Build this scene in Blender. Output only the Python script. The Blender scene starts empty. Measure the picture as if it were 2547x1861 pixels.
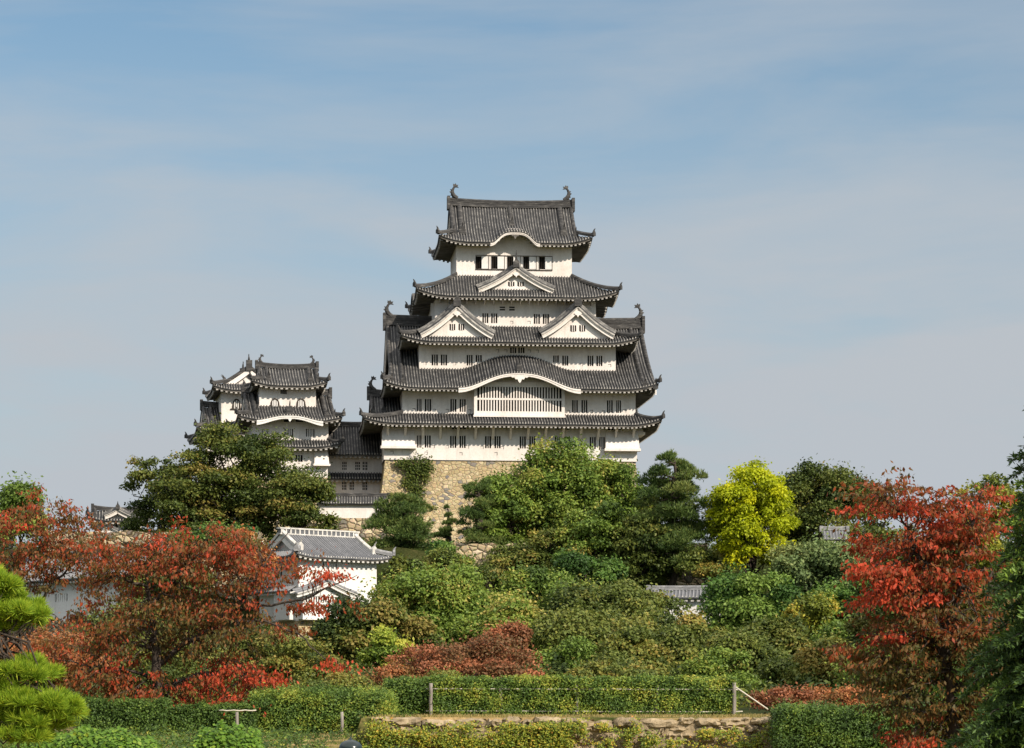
import bpy, math, random
import numpy as np
from mathutils import Vector, Matrix

SC = bpy.context.scene
COL = SC.collection
R = math.radians

# ------------------------------------------------------------------ camera
EYE = 1.6
F = 6759.0            # focal length in photo pixels (photo 2547 wide)
CX, HOR = 1273.5, 1757.0
cam_d = bpy.data.cameras.new('camera')
cam_d.sensor_width = 36.0
cam_d.lens = 36.0 * F / 2547.0
cam_d.shift_x = 0.0
cam_d.shift_y = (HOR - 930.5) / 2547.0
cam_d.clip_start = 0.5
cam_d.clip_end = 8000.0
cam = bpy.data.objects.new('camera', cam_d)
cam.location = (0, 0, EYE)
cam.rotation_euler = (R(90), 0, 0)
COL.objects.link(cam)
SC.camera = cam

# ------------------------------------------------------------------ world, sun, exposure
SUN_AZ, SUN_EL = 45.0, 33.0        # azimuth to the right of the direction from the castle to the camera
sdir = Vector((math.sin(R(SUN_AZ)) * math.cos(R(SUN_EL)), -math.cos(R(SUN_AZ)) * math.cos(R(SUN_EL)), math.sin(R(SUN_EL))))
W = bpy.data.worlds.new('World')
SC.world = W
W.use_nodes = True
nt = W.node_tree
nt.nodes.clear()
N = nt.nodes.new
out = N('ShaderNodeOutputWorld')
bg = N('ShaderNodeBackground')
sky = N('ShaderNodeTexSky')
sky.sky_type = 'NISHITA'
sky.sun_disc = False
sky.sun_elevation = R(SUN_EL)
sky.sun_rotation = math.atan2(sdir.x, sdir.y)
sky.altitude = 50
sky.air_density = 1.0
sky.dust_density = 1.2
sky.ozone_density = 2.0
SKY_STRENGTH = 0.14
tc = N('ShaderNodeTexCoord')
mp = N('ShaderNodeMapping')
mp.inputs['Scale'].default_value = (5.0, 5.0, 26.0)
mp.inputs['Rotation'].default_value = (0.0, R(-7), 0.0)
nz = N('ShaderNodeTexNoise')
nz.inputs['Scale'].default_value = 1.0
nz.inputs['Detail'].default_value = 6.0
nz.inputs['Roughness'].default_value = 0.55
nz.inputs['Distortion'].default_value = 0.4
rmp = N('ShaderNodeMapRange')
rmp.inputs['From Min'].default_value = 0.38
rmp.inputs['From Max'].default_value = 0.75
rmp.inputs['To Min'].default_value = 0.16
rmp.inputs['To Max'].default_value = 0.72
sep = N('ShaderNodeSeparateXYZ')
hz = N('ShaderNodeMapRange')            # milky layer low in the sky
hz.inputs['From Min'].default_value = 0.05
hz.inputs['From Max'].default_value = 0.24
hz.inputs['To Min'].default_value = 0.85
hz.inputs['To Max'].default_value = 0.0
mx = N('ShaderNodeMath'); mx.operation = 'MAXIMUM'
hs = N('ShaderNodeHueSaturation')
hs.inputs['Saturation'].default_value = 1.0
mixc = N('ShaderNodeMix'); mixc.data_type = 'RGBA'
CLOUD = (2.50, 2.70, 2.92, 1)             # in the sky texture's own units
mixc.inputs[7].default_value = CLOUD
tint = N('ShaderNodeMix'); tint.data_type = 'RGBA'; tint.blend_type = 'MULTIPLY'
tint.inputs[0].default_value = 1.0
tint.inputs[7].default_value = (0.44, 0.555, 0.565, 1)
L = nt.links.new
L(tc.outputs['Generated'], mp.inputs['Vector'])
L(mp.outputs['Vector'], nz.inputs['Vector'])
L(nz.outputs['Fac'], rmp.inputs['Value'])
L(tc.outputs['Generated'], sep.inputs[0])
L(sep.outputs['Z'], hz.inputs['Value'])
addn = N('ShaderNodeMath'); addn.operation = 'ADD'; addn.use_clamp = True
L(rmp.outputs[0], addn.inputs[0])
L(hz.outputs[0], addn.inputs[1])
L(sky.outputs[0], hs.inputs['Color'])
L(hs.outputs[0], tint.inputs[6])
L(tint.outputs[2], mixc.inputs[6])
L(addn.outputs[0], mixc.inputs[0])
hi = N('ShaderNodeMapRange')            # bright veil added high above the view to fill the shadows
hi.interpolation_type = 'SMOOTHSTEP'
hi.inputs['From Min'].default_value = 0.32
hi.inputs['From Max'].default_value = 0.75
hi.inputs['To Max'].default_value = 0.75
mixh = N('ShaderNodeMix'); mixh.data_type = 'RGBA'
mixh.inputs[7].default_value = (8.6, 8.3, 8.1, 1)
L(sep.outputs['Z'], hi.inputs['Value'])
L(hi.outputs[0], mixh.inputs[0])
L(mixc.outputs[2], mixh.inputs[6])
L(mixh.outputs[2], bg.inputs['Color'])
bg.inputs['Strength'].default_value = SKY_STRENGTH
L(bg.outputs[0], out.inputs[0])

sun_d = bpy.data.lights.new('sun', 'SUN')
sun_d.energy = 3.9
sun_d.angle = R(0.53)
sun_d.color = (1.0, 0.885, 0.76)
sun = bpy.data.objects.new('sun', sun_d)
sun.rotation_euler = sdir.to_track_quat('Z', 'Y').to_euler()
sun.location = (80, 40, 120)
COL.objects.link(sun)

SC.view_settings.view_transform = 'Standard'
SC.view_settings.look = 'None'
SC.view_settings.exposure = 0.5
SC.view_settings.gamma = 1.0
SC.cycles.max_bounces = 6
SC.cycles.diffuse_bounces = 3
SC.cycles.glossy_bounces = 2
SC.cycles.transmission_bounces = 3
SC.cycles.use_denoising = True
SC.cycles.denoiser = 'OPENIMAGEDENOISE'
SC.cycles.denoising_prefilter = 'ACCURATE'
SC.cycles.sample_clamp_indirect = 4.0

# ------------------------------------------------------------------ materials
def newmat(name, rough=0.9, spec=0.2):
    m = bpy.data.materials.new(name)
    m.use_nodes = True
    b = m.node_tree.nodes['Principled BSDF']
    b.inputs['Roughness'].default_value = rough
    b.inputs['Specular IOR Level'].default_value = spec
    return m, m.node_tree, b

def ramp(t, stops, interp='LINEAR'):
    r = t.nodes.new('ShaderNodeValToRGB')
    r.color_ramp.interpolation = interp
    e = r.color_ramp.elements
    e[0].position, e[0].color = stops[0][0], (*stops[0][1], 1)
    e[1].position, e[1].color = stops[-1][0], (*stops[-1][1], 1)
    for p, c in stops[1:-1]:
        x = e.new(p); x.color = (*c, 1)
    return r

def noise_mat(name, stops, scale=1.0, stretch=(1, 1, 1), detail=5, rough=0.9, spec=0.2, bump=0.0, bscale=None, rgh=0.6):
    m, t, b = newmat(name, rough, spec)
    c = t.nodes.new('ShaderNodeTexCoord')
    mpn = t.nodes.new('ShaderNodeMapping')
    mpn.inputs['Scale'].default_value = stretch
    n = t.nodes.new('ShaderNodeTexNoise')
    n.inputs['Scale'].default_value = scale
    n.inputs['Detail'].default_value = detail
    n.inputs['Roughness'].default_value = rgh
    r = ramp(t, stops)
    t.links.new(c.outputs['Object'], mpn.inputs[0])
    t.links.new(mpn.outputs[0], n.inputs['Vector'])
    t.links.new(n.outputs['Fac'], r.inputs[0])
    t.links.new(r.outputs[0], b.inputs['Base Color'])
    if bump:
        n2 = t.nodes.new('ShaderNodeTexNoise')
        n2.inputs['Scale'].default_value = bscale or scale * 4
        n2.inputs['Detail'].default_value = 4
        bp = t.nodes.new('ShaderNodeBump')
        bp.inputs['Strength'].default_value = 1.0
        bp.inputs['Distance'].default_value = bump
        t.links.new(c.outputs['Object'], n2.inputs['Vector'])
        t.links.new(n2.outputs['Fac'], bp.inputs['Height'])
        t.links.new(bp.outputs[0], b.inputs['Normal'])
    return m

def plaster_mat(name, clean, worn, grime, amount):
    m, t, b = newmat(name, .92, .1)
    c = t.nodes.new('ShaderNodeTexCoord'); k = t.links.new
    def nz_(scale, stretch, detail, rough):
        mpn = t.nodes.new('ShaderNodeMapping'); mpn.inputs['Scale'].default_value = stretch
        n = t.nodes.new('ShaderNodeTexNoise'); n.inputs['Scale'].default_value = scale; n.inputs['Detail'].default_value = detail; n.inputs['Roughness'].default_value = rough
        k(c.outputs['Object'], mpn.inputs[0]); k(mpn.outputs[0], n.inputs['Vector']); return n
    broad = nz_(.30, (1, 1, .8), 6, .65); streak = nz_(1.6, (1, 1, .09), 6, .7); fine = nz_(5, (1, 1, 1), 5, .7)
    r1 = ramp(t, [(.32, worn), (.56, clean)])
    k(broad.outputs['Fac'], r1.inputs[0])
    r2 = ramp(t, [(.50, (0, 0, 0)), (.72, (1, 1, 1))])
    k(streak.outputs['Fac'], r2.inputs[0])
    mu = t.nodes.new('ShaderNodeMath'); mu.operation = 'MULTIPLY'; mu.inputs[1].default_value = amount
    k(r2.outputs[0], mu.inputs[0])
    mx = t.nodes.new('ShaderNodeMix'); mx.data_type = 'RGBA'; mx.inputs[7].default_value = (*grime, 1)
    k(mu.outputs[0], mx.inputs[0]); k(r1.outputs[0], mx.inputs[6])
    r3 = ramp(t, [(.3, (.88, .87, .86)), (.6, (1, 1, 1))]); k(fine.outputs['Fac'], r3.inputs[0])
    m2 = t.nodes.new('ShaderNodeMix'); m2.data_type = 'RGBA'; m2.blend_type = 'MULTIPLY'; m2.inputs[0].default_value = 1
    k(mx.outputs[2], m2.inputs[6]); k(r3.outputs[0], m2.inputs[7]); k(m2.outputs[2], b.inputs['Base Color'])
    bp = t.nodes.new('ShaderNodeBump'); bp.inputs['Distance'].default_value = .012
    k(fine.outputs['Fac'], bp.inputs['Height']); k(bp.outputs[0], b.inputs['Normal'])
    return m
PLASTER = plaster_mat('white_plaster', (0.83, 0.78, 0.725), (0.72, 0.66, 0.59), (0.48, 0.44, 0.39), .42)
PLASTER_NEW = plaster_mat('clean_plaster', (0.80, 0.785, 0.75), (0.72, 0.70, 0.65), (0.52, 0.50, 0.46), .3)
TILE_PAN = noise_mat('roof_tile_pan', [(0.3, (0.018, 0.019, 0.021)), (0.7, (0.045, 0.045, 0.046))], 1.3, (1, 1, 1), 5, 0.75, 0.35)
TILE_RIB = noise_mat('roof_tile_rib', [(0.30, (0.035, 0.035, 0.035)), (0.5, (0.12, 0.116, 0.108)), (0.70, (0.34, 0.325, 0.29))], 1.1, (1, 1, 1), 8, 0.7, 0.3, 0, None, 0.75)
TILE_END = noise_mat('eave_tile_end', [(0.35, (0.26, 0.25, 0.23)), (0.65, (0.52, 0.49, 0.44))], 2.0, (1, 1, 1), 3)
TILE_RIDGE = noise_mat('ridge_tile', [(0.3, (0.02, 0.02, 0.021)), (0.55, (0.06, 0.058, 0.055)), (0.75, (0.18, 0.17, 0.155))], 1.6, (0.7, 0.7, 3.0), 8, 0.8, 0.3, 0.03, 6)
TILE_NEW = noise_mat('grey_roof_tile', [(0.3, (0.075, 0.08, 0.088)), (0.7, (0.15, 0.155, 0.165))], 1.2, (1, 1, 1), 5, 0.75, 0.3)
TILE_NEW_RIB = noise_mat('grey_roof_tile_rib', [(0.3, (0.13, 0.135, 0.142)), (0.60, (0.22, 0.222, 0.23)), (0.75, (0.5, 0.5, 0.48))], 2.2, (1, 1, 1), 8, 0.75, 0.3, 0, None, 0.8)
LIME = noise_mat('lime_mortar', [(0.3, (0.36, 0.35, 0.32)), (0.6, (0.62, 0.60, 0.55)), (0.75, (0.74, 0.72, 0.67))], 2.5, (1, 1, 1), 8)
SOFFIT = noise_mat('soffit_plaster', [(0.3, (0.085, 0.078, 0.068)), (0.7, (0.20, 0.185, 0.165))], 0.8)  # pale plaster darkened: shade under the eaves is put into this colour
DARK = noise_mat('dark_opening', [(0.3, (0.010, 0.009, 0.008)), (0.7, (0.022, 0.019, 0.016))], 2.0)
WOOD_DARK = noise_mat('dark_timber', [(0.3, (0.035, 0.03, 0.025)), (0.7, (0.08, 0.065, 0.05))], 2.0, (1, 1, 8))
WOOD_GREY = noise_mat('weathered_timber', [(0.3, (0.16, 0.14, 0.12)), (0.7, (0.34, 0.31, 0.27))], 3.0, (3, 3, 0.5), 6, 0.9, 0.1, 0.01, 20)
BAMBOO = noise_mat('pale_bamboo', [(0.3, (0.42, 0.38, 0.30)), (0.7, (0.62, 0.58, 0.48))], 3.0)
BARK = noise_mat('bark', [(0.3, (0.028, 0.022, 0.018)), (0.7, (0.10, 0.08, 0.065))], 2.5, (3, 3, 0.6), 6, 0.95, 0.1, 0.03, 8)
BARK_PALE = noise_mat('pale_bark', [(0.3, (0.10, 0.085, 0.07)), (0.7, (0.33, 0.29, 0.25))], 2.5, (3, 3, 0.6), 6, 0.95, 0.1, 0.02, 8)

def stone_mat(name, scale, stops, joint=0.05, jcol=(0.06, 0.05, 0.035), stretch=(1, 1, 1.35), bump=0.12):
    m, t, b = newmat(name, 0.95, 0.15)
    c = t.nodes.new('ShaderNodeTexCoord')
    wn = t.nodes.new('ShaderNodeTexNoise'); wn.inputs['Scale'].default_value = scale * 0.9; wn.inputs['Detail'].default_value = 3
    mixv = t.nodes.new('ShaderNodeVectorMath'); mixv.operation = 'MULTIPLY_ADD'
    mixv.inputs[1].default_value = (0.45 / scale,) * 3
    mpn = t.nodes.new('ShaderNodeMapping'); mpn.inputs['Scale'].default_value = stretch
    va = t.nodes.new('ShaderNodeTexVoronoi'); va.feature = 'F1'; va.inputs['Scale'].default_value = scale
    vb = t.nodes.new('ShaderNodeTexVoronoi'); vb.feature = 'DISTANCE_TO_EDGE'; vb.inputs['Scale'].default_value = scale
    sepc = t.nodes.new('ShaderNodeSeparateColor')
    r = ramp(t, stops)
    fn = t.nodes.new('ShaderNodeTexNoise'); fn.inputs['Scale'].default_value = scale * 4; fn.inputs['Detail'].default_value = 8; fn.inputs['Roughness'].default_value = 0.7
    mul = t.nodes.new('ShaderNodeMix'); mul.data_type = 'RGBA'; mul.blend_type = 'OVERLAY'; mul.inputs[0].default_value = 0.55
    jm = t.nodes.new('ShaderNodeMapRange'); jm.inputs['From Min'].default_value = joint * 0.35; jm.inputs['From Max'].default_value = joint
    mj = t.nodes.new('ShaderNodeMix'); mj.data_type = 'RGBA'; mj.inputs[6].default_value = (*jcol, 1)
    lk = t.links.new
    lk(c.outputs['Object'], wn.inputs['Vector'])
    lk(wn.outputs['Color'], mixv.inputs[0]); lk(c.outputs['Object'], mixv.inputs[2])
    lk(mixv.outputs[0], mpn.inputs[0])
    lk(mpn.outputs[0], va.inputs['Vector']); lk(mpn.outputs[0], vb.inputs['Vector'])
    lk(va.outputs['Color'], sepc.inputs[0]); lk(sepc.outputs[0], r.inputs[0])
    lk(c.outputs['Object'], fn.inputs['Vector'])
    lk(r.outputs[0], mul.inputs[6]); lk(fn.outputs['Color'], mul.inputs[7])
    lk(vb.outputs['Distance'], jm.inputs['Value'])
    lk(jm.outputs[0], mj.inputs[0]); lk(mul.outputs[2], mj.inputs[7])
    lk(mj.outputs[2], b.inputs['Base Color'])
    mr2 = t.nodes.new('ShaderNodeMapRange'); mr2.inputs['From Max'].default_value = joint * 4
    ad = t.nodes.new('ShaderNodeMath'); ad.operation = 'MULTIPLY_ADD'; ad.inputs[1].default_value = 0.35
    bp = t.nodes.new('ShaderNodeBump'); bp.inputs['Distance'].default_value = bump
    lk(vb.outputs['Distance'], mr2.inputs['Value'])
    lk(fn.outputs['Fac'], ad.inputs[0]); lk(mr2.outputs[0], ad.inputs[2])
    lk(ad.outputs[0], bp.inputs['Height']); lk(bp.outputs[0], b.inputs['Normal'])
    return m

STONE = stone_mat('castle_stone', 2.0, [(0.0, (0.19, 0.18, 0.165)), (0.10, (0.24, 0.215, 0.18)), (0.15, (0.36, 0.285, 0.16)), (0.45, (0.49, 0.385, 0.215)), (0.75, (0.42, 0.345, 0.21)), (1.0, (0.57, 0.47, 0.29))], 0.035, (0.21, 0.165, 0.10), bump=.05)
STONE_ROUGH = stone_mat('field_stone', 1.4, [(0.0, (0.15, 0.135, 0.115)), (0.3, (0.33, 0.26, 0.16)), (0.7, (0.46, 0.365, 0.22)), (1.0, (0.55, 0.46, 0.31))], 0.06, (0.07, 0.055, 0.03))

# ------------------------------------------------------------------ mesh helper
def prop(o, label=None, cat=None, group=None, kind=None):
    if label: o['label'] = label
    if cat: o['category'] = cat
    if group: o['group'] = group
    if kind: o['kind'] = kind
    return o

def thing(name, loc, rotz, label, cat, group=None):
    o = bpy.data.objects.new(name, None)
    COL.objects.link(o)
    o.empty_display_size = 1.0
    o.location = loc
    o.rotation_euler = (0, 0, rotz)
    return prop(o, label, cat, group)

class MB:
    def __init__(s): s.v = []; s.f = []; s.m = []
    def face(s, pts, m=0):
        k = len(s.v)
        s.v += [tuple(p) for p in pts]
        s.f.append(tuple(range(k, k + len(pts)))); s.m.append(m)
    def grid(s, P, m=0, mats=None):
        k = len(s.v); n = len(P); c = len(P[0])
        for row in P: s.v += [tuple(p) for p in row]
        for i in range(n - 1):
            for j in range(c - 1):
                s.f.append((k + i * c + j, k + i * c + j + 1, k + (i + 1) * c + j + 1, k + (i + 1) * c + j))
                s.m.append(mats[j] if mats else m)
    def box(s, x0, x1, y0, y1, z0, z1, m=0):
        s.hexa([(x0, y0, z0), (x1, y0, z0), (x1, y1, z0), (x0, y1, z0), (x0, y0, z1), (x1, y0, z1), (x1, y1, z1), (x0, y1, z1)], m)
    def hexa(s, p, m=0):
        k = len(s.v); s.v += [tuple(q) for q in p]
        for f in ((0, 3, 2, 1), (4, 5, 6, 7), (0, 1, 5, 4), (1, 2, 6, 5), (2, 3, 7, 6), (3, 0, 4, 7)):
            s.f.append(tuple(k + i for i in f)); s.m.append(m)
    def tube(s, path, radii, n=6, m=0, cap=True):
        path = [Vector(p) for p in path]
        k0 = len(s.v)
        for i, p in enumerate(path):
            a = path[max(i - 1, 0)]; b = path[min(i + 1, len(path) - 1)]
            d = (b - a).normalized() if (b - a).length > 1e-6 else Vector((0, 0, 1))
            u = d.cross(Vector((0.31, 0.9, 0.17)))
            if u.length < 0.1: u = d.cross(Vector((1, 0, 0)))
            u.normalize(); w = d.cross(u)
            r = radii[i] if hasattr(radii, '__len__') else radii
            for j in range(n):
                an = 2 * math.pi * j / n
                s.v.append(tuple(p + u * (r * math.cos(an)) + w * (r * math.sin(an))))
        for i in range(len(path) - 1):
            for j in range(n):
                a = k0 + i * n + j; b = k0 + i * n + (j + 1) % n
                s.f.append((a, b, b + n, a + n)); s.m.append(m)
        if cap:
            s.f.append(tuple(k0 + j for j in reversed(range(n)))); s.m.append(m)
            e = k0 + (len(path) - 1) * n
            s.f.append(tuple(e + j for j in range(n))); s.m.append(m)
    def sweep(s, path, w, h, m=0, prof=None):
        """ridge-like bar of rounded section standing on a path"""
        path = [Vector(p) for p in path]
        pr = prof or [(-0.5, -0.15), (-0.5, 0.55), (-0.28, 0.8), (0, 1.0), (0.28, 0.8), (0.5, 0.55), (0.5, -0.15)]
        rows = []
        for i, p in enumerate(path):
            a = path[max(i - 1, 0)]; b = path[min(i + 1, len(path) - 1)]
            d = b - a; d.z = 0
            d.normalize()
            u = Vector((-d.y, d.x, 0))
            rows.append([p + u * (w * q[0]) + Vector((0, 0, h * q[1])) for q in pr])
        s.grid(rows, m)
        s.face(rows[0], m); s.face(list(reversed(rows[-1])), m)
    def build(s, name, mats, parent=None, smooth=False, loc=None):
        me = bpy.data.meshes.new(name)
        me.from_pydata(s.v, [], s.f)
        for mt in (mats if isinstance(mats, (list, tuple)) else [mats]): me.materials.append(mt)
        me.polygons.foreach_set('material_index', s.m)
        if smooth: me.polygons.foreach_set('use_smooth', [True] * len(s.f))
        me.update()
        o = bpy.data.objects.new(name, me)
        COL.objects.link(o)
        if parent: o.parent = parent
        if loc: o.location = loc
        return o

# ------------------------------------------------------------------ a building's own frame, measured from the photograph
class Frame:
    def __init__(s, sx, oy, yaw, z0=0.0):
        s.yaw = yaw
        s.c, s.s = math.cos(R(yaw)), math.sin(R(yaw))
        s.oy = oy; s.ox = (sx - CX) / F * oy; s.z0 = z0
    def U(s, sx, v=0.0):
        k = (sx - CX) / F
        return (k * (s.oy + v * s.c) - s.ox + v * s.s) / (s.c - k * s.s)
    def Z(s, sy, u=0.0, v=0.0):
        return EYE + (HOR - sy) / F * (s.oy + u * s.s + v * s.c) - s.z0
    def thing(s, name, label, cat, group=None):
        return thing(name, (s.ox, s.oy, s.z0), R(s.yaw), label, cat, group)

# ------------------------------------------------------------------ roofs
SIDES = 'FRBL'
class Side:
    def __init__(s, key, x0, x1, y0, y1):
        s.key = key
        if key == 'F': s.c, s.d, s.i, s.L = Vector((x0, y0, 0)), Vector((1, 0, 0)), Vector((0, 1, 0)), x1 - x0
        if key == 'R': s.c, s.d, s.i, s.L = Vector((x1, y0, 0)), Vector((0, 1, 0)), Vector((-1, 0, 0)), y1 - y0
        if key == 'B': s.c, s.d, s.i, s.L = Vector((x1, y1, 0)), Vector((-1, 0, 0)), Vector((0, -1, 0)), x1 - x0
        if key == 'L': s.c, s.d, s.i, s.L = Vector((x0, y1, 0)), Vector((0, -1, 0)), Vector((1, 0, 0)), y1 - y0
    def pos(s, a, inset, z):
        p = s.c + s.d * a + s.i * inset
        return Vector((p.x, p.y, z))

def upturn(a, L, U, Lu):
    d = min(a, L - a)
    return U * max(0.0, 1 - d / Lu) ** 2.0

def tile_strips(mb, P, L, tmax, sp=0.31, nt=7, h=0.11, mats=(0, 1, 2), jag=None):
    n = max(3, int(round(L / sp))); sp = L / n
    offs = [-.5, -.22, -.13, .13, .22, .5]
    hs = [0, 0, h, h, 0, 0]
    rnd = random.Random(int(L * 100))
    for k in range(n):
        ac = (k + .5) * sp
        tc_ = tmax(ac)
        if tc_ <= 0.03: continue
        cols = []
        for o, hh in zip(offs, hs):
            a = min(max(ac + o * sp, 0), L)
            tm = tmax(a)
            if abs(tm - tc_) > 0.25: tm = tc_
            j = rnd.uniform(-.012, .012)
            cols.append([P(a, tm * q / nt) + Vector((0, 0, hh + (j if hh else 0))) for q in range(nt + 1)])
        rows = [[c[q] for c in cols] for q in range(nt + 1)]
        mb.grid(rows, mats=[mats[0], mats[1], mats[1], mats[1], mats[0]])
        # round end of the tile row at the eave
        if len(mats) > 2:
            b = rows[0]
            drop = Vector((0, 0, -0.06))
            mb.face([b[1] + drop, b[1], b[2], b[3], b[4], b[4] + drop], mats[2])
            mb.face([b[0], b[0] + drop * 2, b[5] + drop * 2, b[5]], mats[0])

class Roof:
    """hipped skirt roof (inner rectangle given) or hip-and-gable roof (gable planes given), in a building's own axes"""
    def __init__(s, x0, x1, y0, y1, ze, zt, inner=None, gable=None, U=0.75, Lu=4.5, k=0.3, bump=None, wall=None, sides=SIDES, sp=0.31):
        s.x0, s.x1, s.y0, s.y1, s.ze, s.H = x0, x1, y0, y1, ze, zt - ze
        s.U, s.Lu, s.k = U * .72, Lu, k
        s.bump = bump or {}
        s.inner, s.gable, s.sides, s.sp = inner, gable, sides, sp
        s.wall = wall           # wall below, for the soffit
        s.ym = (y0 + y1) / 2
        if gable:
            s.D = {q: s.ym - y0 for q in SIDES}
            s.tg = ((gable[0] - x0) / s.D['F'], (x1 - gable[1]) / s.D['F'])
        else:
            s.D = {'F': inner[2] - y0, 'R': x1 - inner[1], 'B': y1 - inner[3], 'L': inner[0] - x0}
    def prof(s, t): return t * (1 - s.k) + s.k * t * t
    def side(s, key): return Side(key, s.x0, s.x1, s.y0, s.y1)
    def P(s, sd):
        D = s.D[sd.key]; b = s.bump.get(sd.key)
        def f(a, t):
            z = s.ze + upturn(a, sd.L, s.U, s.Lu) * (1 - t) ** 2.2 + s.H * s.prof(t)
            if b: z += b(a, t)
            return sd.pos(a, t * D, z)
        return f
    def tmax(s, sd):
        D = s.D
        nxt = {'F': ('L', 'R'), 'R': ('F', 'B'), 'B': ('R', 'L'), 'L': ('B', 'F')}[sd.key]
        def f(a):
            if s.gable:
                if sd.key in 'FB':
                    x = s.x0 + a if sd.key == 'F' else s.x1 - a
                    if s.gable[0] <= x <= s.gable[1]: return 1.0
                    return min(a, sd.L - a) / D['F']
                tg = s.tg[0] if sd.key == 'L' else s.tg[1]
                return min(tg, a / D['F'], (sd.L - a) / D['F'])
            return max(0, min(1.0, a / max(D[nxt[0]], .01), (sd.L - a) / max(D[nxt[1]], .01)))
        return f
    def build(s, parent, mats, rib_h=0.13, dentil=0.47, thick=0.3, name='roof', brackets=None):
        PAN, RIB, END, RID, WHITE, SOF = mats
        mb = MB()
        for q in s.sides:
            sd = s.side(q)
            tile_strips(mb, s.P(sd), sd.L, s.tmax(sd), s.sp, 9 if s.gable else 6, rib_h)
        ro = mb.build(name, [PAN, RIB, END], parent)
        s.ro = ro
        # eaves: dark tile edge, white board, soffit, rafter ends
        mb = MB()
        w = s.wall or s.inner
        oh = {'F': w[2] - s.y0, 'R': s.x1 - w[1], 'B': s.y1 - w[3], 'L': w[0] - s.x0}
        nx = {'F': ('L', 'R'), 'R': ('F', 'B'), 'B': ('R', 'L'), 'L': ('B', 'F')}
        for q in s.sides:
            sd = s.side(q); P = s.P(sd); b = s.bump.get(q)
            n = max(8, int(sd.L / 0.5))
            rows = []
            o0, o1 = oh[nx[q][0]], oh[nx[q][1]]
            def inner_z(a): return s.ze - 0.05 + (b(a, 0) if b else 0)
            for i in range(n + 1):
                a = sd.L * i / n
                e = P(a, 0)
                ai = min(max(a, o0), sd.L - o1)
                pi = sd.pos(ai, oh[q], inner_z(ai))
                io = sd.i
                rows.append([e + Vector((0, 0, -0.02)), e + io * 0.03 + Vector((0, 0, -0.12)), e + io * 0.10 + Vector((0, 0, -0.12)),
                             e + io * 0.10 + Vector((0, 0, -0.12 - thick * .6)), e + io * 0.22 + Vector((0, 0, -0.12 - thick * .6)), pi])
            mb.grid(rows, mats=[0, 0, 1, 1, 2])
            nr = int(sd.L / dentil)
            for i in range(1, nr):
                a = sd.L * i / nr
                reach = min(oh[q], a * oh[q] / max(o0, .01) if a < o0 else 99, (sd.L - a) * oh[q] / max(o1, .01) if sd.L - a < o1 else 99)
                if reach < 0.5: continue
                e = P(a, 0); zo = e.z - 0.12 - thick * .6 + 0.02
                zi = inner_z(a) + 0.02
                f = reach / oh[q]
                zi = zo + (zi - zo) * f
                p0 = sd.pos(a, 0.14, zo); p1 = sd.pos(a, reach, zi)
                hw = sd.d * (dentil * 0.23); dz = Vector((0, 0, -0.17))
                mb.hexa([p0 - hw + dz, p0 + hw + dz, p1 + hw + dz, p1 - hw + dz, p0 - hw, p0 + hw, p1 + hw, p1 - hw], 2)
                q0 = p0 - sd.i * .012; q1_ = p0 + sd.i * .13; hw2 = hw * 1.06; d2 = Vector((0, 0, -.185)); u2 = Vector((0, 0, -.003))
                mb.hexa([q0 - hw2 + d2, q0 + hw2 + d2, q1_ + hw2 + d2, q1_ - hw2 + d2, q0 - hw2 + u2, q0 + hw2 + u2, q1_ + hw2 + u2, q1_ - hw2 + u2], 3)
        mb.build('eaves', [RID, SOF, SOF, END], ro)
        # hip ridges with upturned end tiles
        corners = {'FL': (s.x0, s.y0, 1, 1, 'L', 'F'), 'FR': (s.x1, s.y0, -1, 1, 'R', 'F'), 'BR': (s.x1, s.y1, -1, -1, 'R', 'B'), 'BL': (s.x0, s.y1, 1, -1, 'L', 'B')}
        for key, (x, y, ix, iy, kx, ky) in corners.items():
            if kx not in s.sides or ky not in s.sides: continue
            te = (s.tg[0] if kx == 'L' else s.tg[1]) if s.gable else 1.0
            path = []
            for i in range(9):
                t = te * i / 8
                z = s.ze + s.U * (1 - t) ** 2.2 + s.H * s.prof(t)
                path.append(Vector((x + ix * s.D[kx] * t, y + iy * s.D[ky] * t, z + 0.05)))
            d = (path[0] - path[1]); d.z = 0; d.normalize()
            tip = path[0] + d * 0.12 + Vector((0, 0, 0.10))
            m2 = MB()
            m2.sweep([tip] + path, 0.36, 0.38)
            # end ornament
            m2.sweep([tip + d * 0.16, tip - d * 0.05], 0.42, 0.5)
            m2.tube([tip + d * 0.0 + Vector((0, 0, 0.35)), tip + d * 0.1 + Vector((0, 0, 0.58)), tip + d * 0.24 + Vector((0, 0, 0.74))], [0.12, 0.09, 0.03], 5)
            m2.build('hip_ridge', [RID], ro)
        return ro

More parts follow.
